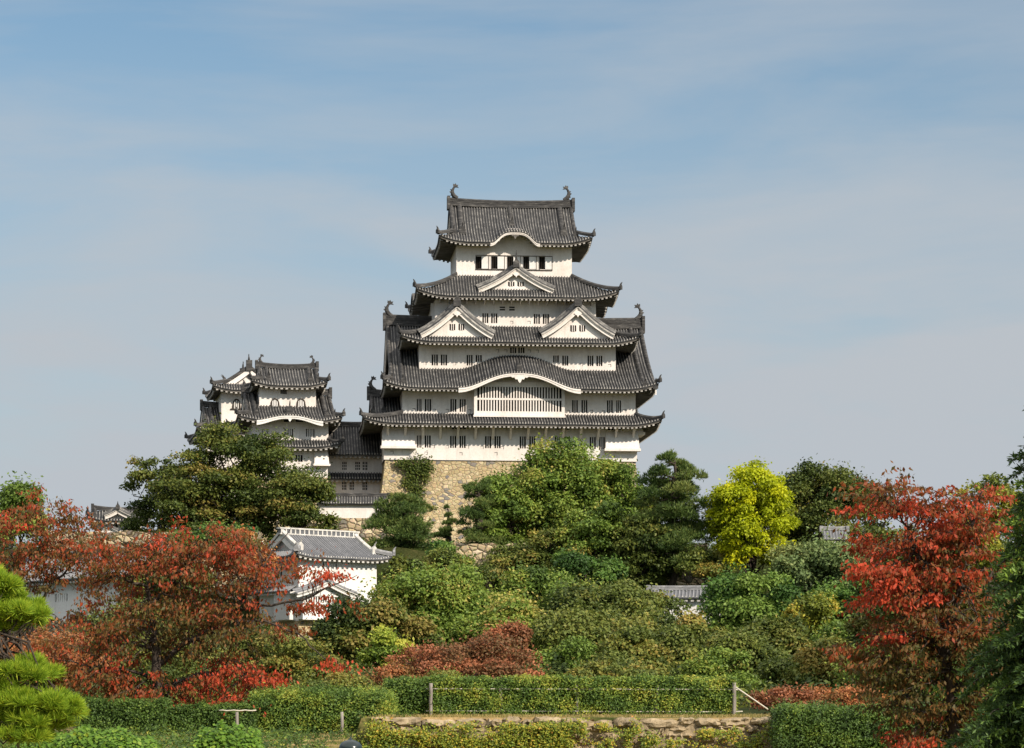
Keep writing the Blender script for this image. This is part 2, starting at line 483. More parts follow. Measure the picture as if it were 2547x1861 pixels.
def ridge_bar(parent, x0, x1, y, z, RID, LIMEM, w=0.62, h=1.0, sag=.22):
    """stacked-tile main ridge that sags a little between its ends"""
    mb = MB(); n = 14
    path = []
    for i in range(n + 1):
        q = i / n; c = (2 * q - 1) ** 2
        path.append(Vector((x0 + (x1 - x0) * q, y, z + sag * c)))
    pr = [(-.5, -.2), (-.5, .16), (-.42, .18), (-.42, .36), (-.46, .38), (-.46, .42), (-.36, .44), (-.36, .62), (-.4, .64), (-.4, .7), (-.26, .76), (-.3, .8), (-.12, 1.0),
          (.12, 1.0), (.3, .8), (.26, .76), (.4, .7), (.4, .64), (.36, .62), (.36, .44), (.46, .42), (.46, .38), (.42, .36), (.42, .18), (.5, .16), (.5, -.2)]
    mb.sweep(path, w, h, 0, pr)
    # raised end tile
    for x, s in ((x0, -1), (x1, 1)):
        mb.box(x - 0.16 + s * 0.1, x + 0.16 + s * 0.1, y - w * .72, y + w * .72, z - 0.55 * min(1, h), z + h + (0.35 if sag > .1 else .06), 0)
    return mb.build('ridge', [RID, LIMEM], parent)

def shachi(parent, x, y, z, s, size, mat):
    """fish-shaped ridge ornament, tail in the air; s = +1 when its back faces +x"""
    mb = MB()
    pts = [(-0.28, 0.0), (0.02, 0.22), (0.16, 0.48), (0.17, 0.74), (0.06, 0.98), (-0.10, 1.12)]
    rad = [0.20, 0.21, 0.18, 0.14, 0.10, 0.06]
    sm = []
    for i in range(len(pts) - 1):
        for q in range(3):
            t = q / 3
            sm.append((pts[i][0] * (1 - t) + pts[i + 1][0] * t, pts[i][1] * (1 - t) + pts[i + 1][1] * t, rad[i] * (1 - t) + rad[i + 1] * t))
    sm.append((*pts[-1], rad[-1]))
    P = lambda a, b, c=0.0: Vector((x + s * a * size, y + c * size, z + b * size))
    mb.tube([P(a, b) for a, b, r in sm], [r * size for a, b, r in sm], 8)
    th = 0.05
    def fin(poly):
        f = [P(a, b, -th) for a, b in poly]; g = [P(a, b, th) for a, b in poly]
        mb.face(f); mb.face(list(reversed(g)))
        for i in range(len(poly)):
            j = (i + 1) % len(poly)
            mb.face([f[i], g[i], g[j], f[j]])
    fin([(-0.02, 1.02), (0.12, 1.16), (0.10, 1.38), (-0.02, 1.30), (-0.12, 1.42), (-0.2, 1.26), (-0.38, 1.28), (-0.30, 1.12), (-0.42, 1.0), (-0.2, 1.02)])
    fin([(0.30, 0.45), (0.46, 0.62), (0.30, 0.70), (0.40, 0.86), (0.22, 0.84)])
    fin([(0.12, 0.2), (0.36, 0.26), (0.30, 0.42)])
    fin([(-0.3, -0.15), (0.3, -0.15), (0.2, 0.2), (-0.2, 0.16)])
    return mb.build('fish_ornament', mat, parent)

def slope_ridge(parent, pts, mat, w=0.34, h=0.34, foot=0.6):
    mb = MB()
    mb.sweep(pts, w, h)
    p = Vector(pts[0]); d = p - Vector(pts[1]); d.z = 0; d.normalize()
    mb.sweep([p + d * 0.16, p - d * 0.1], w * 1.5, foot)
    mb.tube([p + Vector((0, 0, foot * .8)), p + d * 0.2 + Vector((0, 0, foot * 1.25)), p + d * 0.4 + Vector((0, 0, foot * 1.5))], [0.1, 0.07, 0.02], 5)
    return mb.build('descending_ridge', mat, parent)

def gcurve(q, k=0.34): return (1 + k) * q - k * q * q

def dormer(parent, cx, yf, za, w, zb, back, mats, windows=(), wallinset=0.55, board=0.5, finial=1.0, name='dormer_gable', k=0.34, tymp=True, pendant=True, scale=1.0, tdrop=0.6):
    """triangular gable standing on a roof slope, ridge running back; cx, za = apex of the board's top"""
    PAN, RIB, END, RID, WHITE, SOF = mats
    H = za - zb
    mb = MB()
    n = 14
    sc = scale
    pr = [(0.16, -board, 0), (0.0, -board, 0), (0.0, -board * .45, 0), (-0.06, -board * .4, 0), (-0.06, 0.0, 0), (-0.2, 0.0, 0), (-0.2, 0.13 * sc, 2), (-0.05, 0.16 * sc, 1), (0.05 * sc, 0.30 * sc, 1), (0.22 * sc, 0.26 * sc, 0),
          (0.30 * sc, 0.46 * sc, 1), (0.45 * sc, 0.50 * sc, 1), (0.55 * sc, 0.44 * sc, 0), (0.66 * sc, 0.70 * sc, 1), (0.95 * sc, 0.74 * sc, 1), (1.1 * sc, 0.35 * sc, 1), (back, 0.35 * sc, 0)]
    mt = [3, 3, 3, 3, 3, 2, 2, 0, 0, 1, 0, 0, 1, 0, 0, 0]
    for sgn in (-1, 1):
        rows = []
        for i in range(n + 1):
            q = i / n
            dz = (gcurve(q + .01, k) - gcurve(q - .01, k)) / .02
            nx, nz = sgn * H * dz, w
            ln = math.hypot(nx, nz); nx /= ln; nz /= ln
            px, pz = cx + sgn * w * q, za - H * gcurve(q, k)
            row = []
            for dy, dn, _ in pr:
                X, Zz = px + nx * dn, pz + nz * dn
                if i == 0: X = cx; Zz = pz + dn * (1.05 if dn > 0 else 1.0 / max(nz, .3))
                row.append(Vector((X, yf + dy, Zz)))
            rows.append(row)
        mb.grid(rows if sgn > 0 else rows[::-1], mats=mt)
    ob = mb.build(name, [PAN, RIB, END, WHITE], parent)
    m2 = MB()
    zr = za + 0.35 * sc
    m2.sweep([(cx, yf - 0.1, zr + .1), (cx, yf + 1.2, zr), (cx, yf + back, zr)], 0.42 * sc, 0.5 * sc)
    m2.sweep([(cx, yf - 0.32, zr - .1), (cx, yf - 0.02, zr - .1)], 0.72 * sc, 0.85 * sc)
    m2.tube([(cx, yf - 0.1, zr + .6 * sc), (cx, yf - 0.16, zr + .6 * sc + finial * .5), (cx, yf - 0.22, zr + .6 * sc + finial)], [0.16 * sc, 0.09 * sc, 0.02], 6)
    m2.build('gable_ridge', [RID], ob)
    if tymp:
        m3 = MB()
        yy = yf + wallinset
        top = []
        for i in range(-12, 13):
            q = abs(i) / 12
            top.append((cx + w * i / 12, za - H * gcurve(q, k) - board * 0.3))
        for a, b in zip(top[:-1], top[1:]):
            zl = zb - tdrop
            m3.face([(a[0], yy, zl), (b[0], yy, zl), (b[0], yy, max(b[1], zl)), (a[0], yy, max(a[1], zl))])
        m3.build('gable_wall', [WHITE], ob)
        for (x0, x1, z0, z1) in windows:
            window(ob, x0, x1, z0, z1, yy, nb=3, proud=True)
    if pendant:
        m4 = MB()
        s = 0.55 * sc
        z0 = za - board - 0.12
        poly = [(0, .25), (.35, .1), (.75, -.22), (.5, -.3), (.42, -.5), (.2, -.48), (0, -.9), (-.2, -.48), (-.42, -.5), (-.5, -.3), (-.75, -.22), (-.35, .1)]
        f = [Vector((cx + a * s, yf - 0.1, z0 + b * s)) for a, b in poly]; g = [p + Vector((0, .14, 0)) for p in f]
        m4.face(f)
        for i in range(len(poly)):
            j = (i + 1) % len(poly); m4.face([f[i], g[i], g[j], f[j]])
        m4.build('gable_pendant', [WHITE if sc < 1.3 else SOF], ob)
    return ob

def window(parent, x0, x1, z0, z1, y, nb=3, proud=False, depth=0.28, frame=False, mats=None, name='window', bar=None):
    """barred opening: dark inside, white plastered bars. Cut openings have their reveal; proud=True sits on the wall face."""
    mb = MB()
    w = x1 - x0
    if proud:
        mb.face([(x0, y - .004, z0), (x1, y - .004, z0), (x1, y - .004, z1), (x0, y - .004, z1)], 0)
        yb0, yb1 = y - 0.09, y - 0.006
    else:
        d = y + depth
        mb.face([(x0, d, z0), (x1, d, z0), (x1, d, z1), (x0, d, z1)], 0)
        mb.face([(x0, y, z0), (x0, d, z0), (x0, d, z1), (x0, y, z1)], 2)
        mb.face([(x1, d, z0), (x1, y, z0), (x1, y, z1), (x1, d, z1)], 2)
        mb.face([(x0, y, z0), (x1, y, z0), (x1, d, z0), (x0, d, z0)], 2)
        mb.face([(x0, d, z1), (x1, d, z1), (x1, y, z1), (x0, y, z1)], 2)
        yb0, yb1 = y + 0.02, y + 0.12
    if nb:
        bw = bar or w * 0.125
        for i in range(nb - 1):
            c = x0 + w * (i + 1) / nb
            mb.box(c - bw / 2, c + bw / 2, yb0, yb1, z0 + .003, z1 - .003, 1)
    if frame:
        t = 0.06
        mb.box(x0 - t, x1 + t, y - .03, y + .02, z1, z1 + t, 1); mb.box(x0 - t, x1 + t, y - .05, y + .02, z0 - t, z0, 1)
    return mb.build(name, mats or [DARK, PLASTER, PLASTER], parent)

def wall_front(mb, x0, x1, z0, z1, y, holes, m=0):
    xs = sorted({x0, x1, *[h[0] for h in holes], *[h[1] for h in holes]})
    zs = sorted({z0, z1, *[h[2] for h in holes], *[h[3] for h in holes]})
    for i in range(len(xs) - 1):
        for j in range(len(zs) - 1):
            cx, cz = (xs[i] + xs[i + 1]) / 2, (zs[j] + zs[j + 1]) / 2
            if any(h[0] < cx < h[1] and h[2] < cz < h[3] for h in holes): continue
            mb.face([(xs[i], y, zs[j]), (xs[i + 1], y, zs[j]), (xs[i + 1], y, zs[j + 1]), (xs[i], y, zs[j + 1])], m)

def storey(parent, x0, x1, y0, y1, z0, z1, holes=(), nb=3, mat=None, bars=True, winmats=None, side_holes=0, name='wall'):
    mb = MB()
    wall_front(mb, x0, x1, z0, z1, y0, holes)
    mb.face([(x0, y1, z0), (x0, y0, z0), (x0, y0, z1), (x0, y1, z1)])
    mb.face([(x1, y0, z0), (x1, y1, z0), (x1, y1, z1), (x1, y0, z1)])
    mb.face([(x1, y1, z0), (x0, y1, z0), (x0, y1, z1), (x1, y1, z1)])
    o = mb.build(name, [mat or PLASTER], parent)
    if bars:
        for h in holes: window(parent, *h[:4], y0, nb=(h[4] if len(h) > 4 else nb), mats=winmats)
    return o

def kara_curve(u, e=1.25):
    """undulating gable line: convex crown, concave wings; u in -1..1"""
    u = abs(u)
    if u >= 1: return 0.0
    return 0.5 * (1 + math.cos(math.pi * u ** e))

def kara_board(parent, sd_pos, a0, a1, zfun, yf, depth, thick, mat, name='undulating_board', extra=0.0):
    mb = MB(); n = 36
    rows = []
    for i in range(n + 1):
        a = a0 + (a1 - a0) * i / n
        z = zfun(a)
        x = sd_pos(a)
        th = thick * (0.75 + 0.5 * abs(2 * i / n - 1) ** 2)
        rows.append([Vector((x, yf + depth, z - th)), Vector((x, yf, z - th)), Vector((x, yf, z - th * .45)), Vector((x, yf - .05, z - th * .4)), Vector((x, yf - .05, z)), Vector((x, yf + depth, z))])
    mb.grid(rows)
    mb.face(rows[0]); mb.face(rows[-1][::-1])
    return mb.build(name, [mat], parent)

OLD = (TILE_PAN, TILE_RIB, TILE_END, TILE_RIDGE, PLASTER, SOFFIT)
RIDGE_NEW = noise_mat('grey_ridge_tile', [(0.3, (0.13, 0.135, 0.14)), (0.55, (0.26, 0.26, 0.26)), (0.75, (0.5, 0.49, 0.46))], 2.2, (1, 1, 2), 8, .8, .2, .02, 6, .75)
NEW = (TILE_NEW, TILE_NEW_RIB, LIME, RIDGE_NEW, PLASTER_NEW, SOFFIT)
# ================================================================== main keep
def q1(x, y): return 1000 + x / 3.755, 430 + y / 3.755     # enlarged crops of the photograph -> photo pixels
def q2(x, y): return 880 + x / 2.757, 780 + y / 2.757
def q3(x, y): return 420 + x / 3.754, 860 + y / 3.754
def q4(x, y): return 560 + x / 5.139, 1290 + y / 5.139

K = Frame(1270, 300, 5.3, 28.72)
keep = K.thing('castle_keep', 'tall white main castle keep of five grey tiled roofs on its stone base', 'castle keep')

def rect(conv, fr, x0, x1, y0, y1, v):
    sx0, sy0 = conv(x0, y0); sx1, sy1 = conv(x1, y1)
    a, b = fr.U(sx0, v), fr.U(sx1, v)
    m = (a + b) / 2
    return (a, b, fr.Z(sy1, m, v), fr.Z(sy0, m, v))
def KU(conv, x, v, fr=None): return (fr or K).U(conv(x, 0)[0], v)
def KZ(conv, x, y, v, fr=None):
    fr = fr or K
    sx, sy = conv(x, y)
    return fr.Z(sy, fr.U(sx, v), v)

# wall extents (local x) of each storey and its front plane
w1 = (KU(q2, 206, 0), KU(q2, 1943, 0), 0.0, 20.0)
w2 = (KU(q2, 334, .3), KU(q2, 1932, .3), 0.3, 19.7)
w3 = (KU(q2, 448, 2.5), KU(q2, 1796, 2.5), 2.5, 17.5)
w4 = (KU(q1, 308, 4), KU(q1, 1810, 4), 4.0, 16.0)
w6 = (KU(q1, 508, 5.3), KU(q1, 1586, 5.3), 5.3, 14.7)

# ---- first storey
h1 = [rect(q2, K, *r, 0) for r in ((432, 464, 835, 920), (486, 528, 835, 920), (660, 703, 838, 922), (725, 767, 838, 922), (900, 942, 840, 924), (965, 1007, 840, 924),
      (1138, 1180, 842, 926), (1204, 1246, 842, 926), (1378, 1420, 844, 928), (1442, 1483, 844, 928), (1618, 1660, 846, 930), (1682, 1722, 846, 930))]
zt1 = KZ(q2, 1000, 748, 0)
storey(keep, *w1, 0.0, zt1, h1)
for r in ((672, 712, 778, 792), (726, 768, 778, 792), (1380, 1420, 782, 796), (1440, 1480, 782, 796), (1742, 1780, 786, 800), (1795, 1832, 786, 800), (272, 302, 768, 782)):
    window(keep, *rect(q2, K, *r, 0), 0.0, nb=2, proud=True, name='vent')
def stone_drop(parent, fr, conv, xa, xb, ytop, yled, v, out=0.75, ledge=0.28):
    """flared plaster box that overhangs the wall's corner"""
    a, b = KU(conv, xa, v, fr), KU(conv, xb, v, fr)
    m = (xa + xb) / 2
    zt, zl = KZ(conv, m, ytop, v, fr), KZ(conv, m, yled, v, fr)
    mb = MB()
    e = 0.10
    mb.hexa([(a - e, v - out, zl), (b + e, v - out, zl), (b + e, v - .004, zl), (a - e, v - .004, zl), (a, v - .05, zt), (b, v - .05, zt), (b, v - .004, zt), (a, v - .004, zt)])
    mb.box(a - .22, b + .22, v - out - .14, v - .006, zl - ledge, zl - .003)
    return mb.build('stone_drop_box', [PLASTER], parent)
stone_drop(keep, K, q2, 196, 412, 800, 912, 0)
stone_drop(keep, K, q2, 1728, 1948, 812, 930, 0)
# side boxes, on the right face
mb = MB(); x = w1[1]
mb.hexa([(x + .004, .2, 3.3), (x + .75, .2, 3.3), (x + .75, 3.2, 3.3), (x + .004, 3.2, 3.3), (x + .004, .2, 6), (x + .05, .2, 6), (x + .05, 3.2, 6), (x + .004, 3.2, 6)])
mb.box(x + .004, x + .9, .05, 3.35, 3.0, 3.297)
mb.build('stone_drop_box', [PLASTER], keep)
# square bolt heads / loopholes
def loopholes(conv, pts, v, fr=K, parent=keep, s=0.16):
    for (x, y) in pts:
        u, z = KU(conv, x, v, fr), KZ(conv, x, y, v, fr)
        mb = MB()
        mb.box(u - s, u + s, v - .035, v - .003, z + s * .7, z + s, 0)
        mb.box(u + s * .7, u + s, v - .035, v - .003, z - s, z + s * .7 - .002, 0)
        mb.box(u - s, u + s * .69, v - .012, v - .003, z - s, z + s * .69, 1)
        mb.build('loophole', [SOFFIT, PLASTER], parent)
loopholes(q2, ((262, 952), (497, 958), (545, 912), (642, 914), (735, 962), (780, 915), (880, 918), (975, 962), (1020, 920)), 0)

# ---- first roof
R1x0, R1x1 = KU(q2, 58, -2.3), KU(q2, 2114, -2.3)
ze1 = KZ(q2, 1000, 752, -2.3)
zt1r = KZ(q2, 1000, 692, .3)
r1 = Roof(R1x0, R1x1, -2.3, 22.3, ze1, zt1r, inner=w2, wall=w1, U=0.9, Lu=3.8, k=0.2)
ro = r1.build(keep, OLD)
# plastered bracket arms under the first roof
for i in range(15):
    u = KU(q2, 232 + i * 120.2, 0)
    mb = MB()
    z = zt1 - 0.15
    mb.hexa([(u - .13, -1.1, z - .55), (u + .13, -1.1, z - .55), (u + .13, -.004, z - 1.75), (u - .13, -.004, z - 1.75), (u - .13, -1.1, z - .02), (u + .13, -1.1, z - .02), (u + .13, -.004, z + .02), (u - .13, -.004, z + .02)])
    mb.box(u - .16, u + .16, -1.85, -1.103, z - .45, z - .05)
    mb.build('bracket', [PLASTER], ro)
# the gabled roof crossing the first roof on the left side
def side_gable(parent, fr, x_out, x_in, yc, half, zr, zb, mats, sgn=-1, shachi_size=0, nt=7, u=0.5, k=0.25):
    """gable whose ridge runs along the building's x axis, facing its side"""
    PAN, RIB, END, RID, WHITE, SOF = mats
    L = abs(x_in - x_out); d = 1 if x_in > x_out else -1
    mb = MB()
    pf = lambda t: t * (1 - k) + k * t * t
    Pf = lambda a, t: Vector((x_out + d * a, yc - half * (1 - t), zb + (zr - zb) * pf(t)))
    Pb = lambda a, t: Vector((x_out + d * a, yc + half * (1 - t), zb + (zr - zb) * pf(t)))
    tile_strips(mb, Pf, L, lambda a: 1.0, 0.31, nt)
    tile_strips(mb, Pb, L, lambda a: 1.0, 0.31, nt)
    ob = mb.build('side_gable', [PAN, RIB, END], parent)
    m2 = MB()
    yy = []
    for i in range(-8, 9):
        t = 1 - abs(i) / 8
        yy.append((yc + half * i / 8, zb + (zr - zb) * pf(t) - .08))
    xx = x_out + d * 0.45
    for a, b in zip(yy[:-1], yy[1:]):
        m2.face([(xx, a[0], zb - 1.2), (xx, b[0], zb - 1.2), (xx, b[0], b[1]), (xx, a[0], a[1])])
    m2.build('gable_wall', [WHITE], ob)
    m3 = MB()
    for s_ in (-1, 1):
        pts = [Vector((x_out + d * .1, yc + s_ * half * (1 - i / 8), zb + (zr - zb) * pf(i / 8) - .05)) for i in range(9)]
        for a, b in zip(pts[:-1], pts[1:]):
            dn = Vector((0, 0, -0.6)); ex = Vector((d * .14, 0, 0))
            m3.hexa([a + dn, b + dn, b + dn + ex, a + dn + ex, a, b, b + ex, a + ex])
    m3.build('barge_board', [WHITE], ob)
    for off in (.12, 1.35):
        for s_ in (-1, 1):
            pts = [Vector((x_out + d * off, yc + s_ * half * (1 - i / 8), zb + (zr - zb) * pf(i / 8) + .08)) for i in range(1 if off > 1 else 0, 9)]
            slope_ridge(ob, pts, [RID], 0.36, 0.36)
    rb = ridge_bar(ob, *sorted((x_out - d * .1, x_in)), yc, zr + .05, RID, LIME, 0.55, 0.75)
    if shachi_size: shachi(ob, x_out + d * .25, yc, zr + .75, -d, shachi_size, [RID])
    return ob
vg = 6.5
gx = KU(q2, 112, vg)
zb_ = KZ(q2, 140, 690, vg - 4.6)
side_gable(ro, K, gx, w2[0] + .2, vg, 4.6, KZ(q2, 150, 572, vg), zb_, OLD, shachi_size=1.15)

# ---- second storey with the lattice bay
h2 = [rect(q2, K, *r, .3) for r in ((432, 465, 585, 672), (487, 531, 585, 672), (662, 704, 586, 675), (726, 768, 586, 675), (1497, 1537, 593, 680), (1561, 1602, 593, 681), (1736, 1776, 594, 681), (1800, 1833, 595, 682))]
zb2 = zt1r - 0.6
zt2 = KZ(q2, 1140, 500, .3) + 0.35
storey(keep, *w2, zb2, zt2, h2)
loopholes(q2, ((412, 660), (552, 665), (640, 666), (795, 668), (1630, 672), (1712, 676), (1470, 672), (1858, 668)), .3)
bx0, bx1 = KU(q2, 825, -.65), KU(q2, 1447, -.65)
vb = -.65
zbay0, zbay1 = KZ(q2, 1140, 708, vb), KZ(q2, 1140, 470, vb)
def lattice_bay(parent, x0, x1, z0, z1, v, vback, ra, rb, n, xin=0.35, ztop=None, mat=PLASTER, name='lattice_bay'):
    """box bay with two tiers of closely set bars"""
    mb = MB()
    hol = [(x0 + xin, x1 - xin, *ra), (x0 + xin, x1 - xin, *rb)]
    wall_front(mb, x0, x1, z0, z1, v, hol)
    mb.face([(x0, vback, z0), (x0, v, z0), (x0, v, z1), (x0, vback, z1)])
    mb.face([(x1, v, z0), (x1, vback, z0), (x1, vback, z1), (x1, v, z1)])
    mb.face([(x0, vback, z0), (x1, vback, z0), (x1, v, z0), (x0, v, z0)])
    mb.face([(x0, v, z1), (x1, v, z1), (x1, vback, z1), (x0, vback, z1)])
    mb.box(x0 - .08, x1 + .08, v - .09, v - .003, z0 - .05, z0 + .16)
    o = mb.build(name, [mat], parent)
    for h in hol: window(o, *h, v, nb=n, depth=.3, name='lattice', mats=[DARK, mat, mat], bar=(x1 - x0 - 2 * xin) / n * .46)
    return o
ra = (KZ(q2, 1140, 671, vb), KZ(q2, 1140, 594, vb)); rb = (KZ(q2, 1140, 581, vb), KZ(q2, 1140, 503, vb))
bay = lattice_bay(keep, bx0, bx1, zbay0, zbay1, vb, .3 - .003, ra, rb, 30)
# the panel over the bay, rising into the undulating gable
cxk = KU(q2, 1138, -2.2)
mb = MB(); n = 20
wx = (bx1 - bx0) / 2
kz0, kz1 = KZ(q2, 1138, 512, -2.2), KZ(q2, 1138, 408, -2.2)
HK = kz1 - kz0; WK = KU(q2, 1548, -2.2) - cxk
kb = lambda x: HK * kara_curve((x - cxk) / WK)
rows = []
for i in range(n + 1):
    x = bx0 + (bx1 - bx0) * i / n
    rows.append([Vector((x, -.3, zbay1 + .002)), Vector((x, -.3, max(zbay1 + .02, kz0 + kb(x) - .12)))])
mb.grid(rows)
mb.build('gable_wall', [PLASTER], bay)

# ---- second roof: large hip-and-gable roof with the undulating gable over the bay
y0r = -2.2
ze2 = KZ(q2, 600, 503, y0r)
gxl, gxr = KU(q2, 222, 10), KU(q2, 1972, 10)
zr2 = KZ(q2, 1860, 100, 10)
R2x0, R2x1 = KU(q2, 203, y0r), KU(q2, 2092, y0r)
bump2 = lambda a, t: kb(R2x0 + a) * (1.0 if t < .42 else max(0, 1 - (t - .42) / .25))
r2 = Roof(R2x0, R2x1, y0r, 22.2, ze2, zr2, gable=(gxl, gxr), wall=w2, U=1.0, Lu=3.8, k=0.36, bump={'F': bump2})
ro = r2.build(keep, OLD)
ridge_bar(ro, gxl - .1, gxr + .1, 10, zr2 - .05, TILE_RIDGE, LIME, .7, 1.05)
shachi(ro, gxl + .3, 10, zr2 + .95, -1, 1.35, [TILE_RIDGE])
shachi(ro, gxr - .3, 10, zr2 + .95, 1, 1.35, [TILE_RIDGE])
def verge(roof, parent, gx, d, mats, offs=(.12, 1.3), board=True, t0=None):
    tg = roof.tg[0] if d > 0 else roof.tg[1]
    for s_ in (1, -1):
        f = lambda t: Vector((0, roof.ym - s_ * (roof.ym - roof.y0) * (1 - t), roof.ze + roof.H * roof.prof(t) + .08))
        for off in offs:
            lo = tg * (0.72 if off > 1 else 1.0)
            pts = [f(lo + (1 - lo) * i / 10) + Vector((gx + d * off, 0, 0)) for i in range(11)]
            slope_ridge(parent, pts, [mats[3]], .38, .4, .7)
        m3 = MB()
        pts = [f(tg + (1 - tg) * i / 10) + Vector((gx, 0, -.12)) for i in range(11)]
        for a, b in zip(pts[:-1], pts[1:]):
            dn = Vector((0, 0, -.65)); ex = Vector((d * .14, 0, 0))
            m3.hexa([a + dn, b + dn, b + dn + ex, a + dn + ex, a, b, b + ex, a + ex])
        m3.build('barge_board', [mats[4]], parent)
    m2 = MB(); yy = []
    for i in range(-10, 11):
        t = 1 - abs(i) / 10 * (1 - tg)
        yy.append((roof.ym + i / 10 * (1 - tg) * (roof.ym - roof.y0), roof.ze + roof.H * roof.prof(t) - .1))
    zb = min(q[1] for q in yy) - .3
    for a, b in zip(yy[:-1], yy[1:]):
        m2.face([(gx + d * .5, a[0], zb), (gx + d * .5, b[0], zb), (gx + d * .5, b[0], b[1]), (gx + d * .5, a[0], a[1])])
    m2.build('gable_wall', [mats[4]], parent)
verge(r2, ro, gxl, 1, OLD); verge(r2, ro, gxr, -1, OLD)
kara_board(ro, lambda a: a, cxk - WK * 1.02, cxk + WK * 1.02, lambda x: ze2 - .10 + kb(x), y0r - .06, .5, .40, PLASTER)
def scroll_pendant(parent, cx, y, z, w, h, mat):
    mb = MB()
    poly = [(-1, .12), (-.8, -.12), (-.6, -.05), (-.45, -.42), (-.25, -.35), (-.12, -.8), (0, -1), (.12, -.8), (.25, -.35), (.45, -.42), (.6, -.05), (.8, -.12), (1, .12), (0, .3)]
    f = [Vector((cx + a * w, y, z + b * h)) for a, b in poly]; g = [p + Vector((0, .16, 0)) for p in f]
    mb.face(f)
    for i in range(len(poly)):
        j = (i + 1) % len(poly); mb.face([f[i], g[i], g[j], f[j]])
    return mb.build('gable_pendant', [mat], parent)
scroll_pendant(ro, cxk, y0r - .05, KZ(q2, 1138, 436, y0r), 1.0, .65, PLASTER)
# small ridge with an end tile along the crown of the undulating gable
slope_ridge(ro, [(cxk, y0r + .3, ze2 + HK + .25), (cxk, y0r + 2.0, ze2 + HK + .95), (cxk, 2.4, ze2 + HK + 2.0)], [TILE_RIDGE], .4, .4, .8)

# ---- third storey
h3 = [rect(q2, K, *r, 2.5) for r in ((534, 577, 280, 356), (597, 640, 281, 356), (774, 815, 283, 357), (836, 878, 284, 333), (1367, 1406, 287, 337), (1430, 1471, 288, 358), (1603, 1643, 288, 361), (1664, 1705, 289, 361), (1072, 1115, 232, 272), (1128, 1171, 232, 272))]
zt3 = KZ(q2, 1120, 196, 2.5) + .5
storey(keep, *w3, ze2 + 1.0, zt3, h3)
loopholes(q2, ((985, 256), (1042, 257), (1203, 258), (1258, 259), (488, 342), (692, 343), (1755, 357), (1562, 350)), 2.5)

# ---- third roof with its pair of gables
y0r = 0.3
ze3 = KZ(q2, 1120, 192, y0r)
zt3r = KZ(q1, 1068, 1438, 4)
r3 = Roof(KU(q2, 318, y0r), KU(q2, 1961, y0r), y0r, 19.7, ze3, zt3r, inner=w4, wall=w3, U=1.0, Lu=3.8, k=0.22)
ro = r3.build(keep, OLD)
for cxz, wins in ((514, ((443, 497, 1412, 1470), (527, 581, 1412, 1470))), (1643, ((1571, 1627, 1424, 1482), (1655, 1711, 1424, 1482)))):
    yf = 0.9
    c = KU(q1, cxz, yf)
    za = KZ(q1, cxz, 1262, yf); zb = KZ(q1, cxz, 1520, yf)
    wv = KU(q1, cxz + 338, yf) - c
    dormer(ro, c, yf, za, wv, zb, 4.5, OLD, [rect(q1, K, *r, yf + .55) for r in wins], board=.38, finial=.7, scale=1.15, pendant=True)

# ---- fourth storey
h4 = [rect(q1, K, *r, 4) for r in ((750, 806, 1310, 1404), (832, 890, 1311, 1405), (1231, 1288, 1317, 1411), (1315, 1373, 1318, 1412))]
v4 = [rect(q1, K, *r, 4) for r in ((912, 962, 1250, 1286), (1000, 1052, 1250, 1287))]
zt4 = KZ(q1, 1068, 1150, 4) + .5
storey(keep, *w4, zt3r - .8, zt4, h4)
for r in v4: window(keep, *r, 4, nb=0, proud=True, name='vent')
for r in v4:
    mb = MB(); zc = (r[2] + r[3]) / 2
    mb.box(r[0], r[1], 3.93, 3.99, zc - .05, zc + .05); mb.build('vent_slat', [PLASTER], keep)
loopholes(q1, ((1025, 1397), (1187, 1397)), 4)
for r in ((585, 650, 1172, 1192), (990, 1135, 1175, 1195), (1478, 1540, 1180, 1200)):
    window(keep, *rect(q1, K, *r, 4), 4, nb=0, proud=True, name='vent')

# ---- fourth roof with one gable
y0r = 1.9
ze4 = KZ(q1, 1068, 1150, y0r)
zt4r = KZ(q1, 1068, 968, 5.3)
r4 = Roof(KU(q1, 128, y0r), KU(q1, 2030, y0r), y0r, 18.1, ze4, zt4r, inner=w6, wall=w4, U=1.1, Lu=4, k=0.22,
          bump={'L': lambda a, t: 1.15 * kara_curve((a - 8.1) / 3.6) * max(0, 1 - t * 1.3), 'R': lambda a, t: 1.15 * kara_curve((a - 8.1) / 3.6) * max(0, 1 - t * 1.3)})
ro = r4.build(keep, OLD)
yf = 2.6
c = KU(q1, 1066, yf)
dormer(ro, c, yf, KZ(q1, 1066, 898, yf), KU(q1, 1418, yf) - c, KZ(q1, 1066, 1096, yf), 3.2, OLD, [rect(q1, K, *r, yf + .55) for r in ((990, 1050, 1019, 1059), (1077, 1138, 1019, 1060))], board=.36, finial=1.1)
for i in range(18):
    u = w4[0] + (w4[1] - w4[0]) * (i + .5) / 18
    mb = MB(); z = ze4 - .1
    mb.hexa([(u - .08, 3.2, z - .25), (u + .08, 3.2, z - .25), (u + .08, 3.996, z - .6), (u - .08, 3.996, z - .6), (u - .08, 3.2, z), (u + .08, 3.2, z), (u + .08, 3.996, z), (u - .08, 3.996, z)])
    mb.build('bracket', [PLASTER], ro)

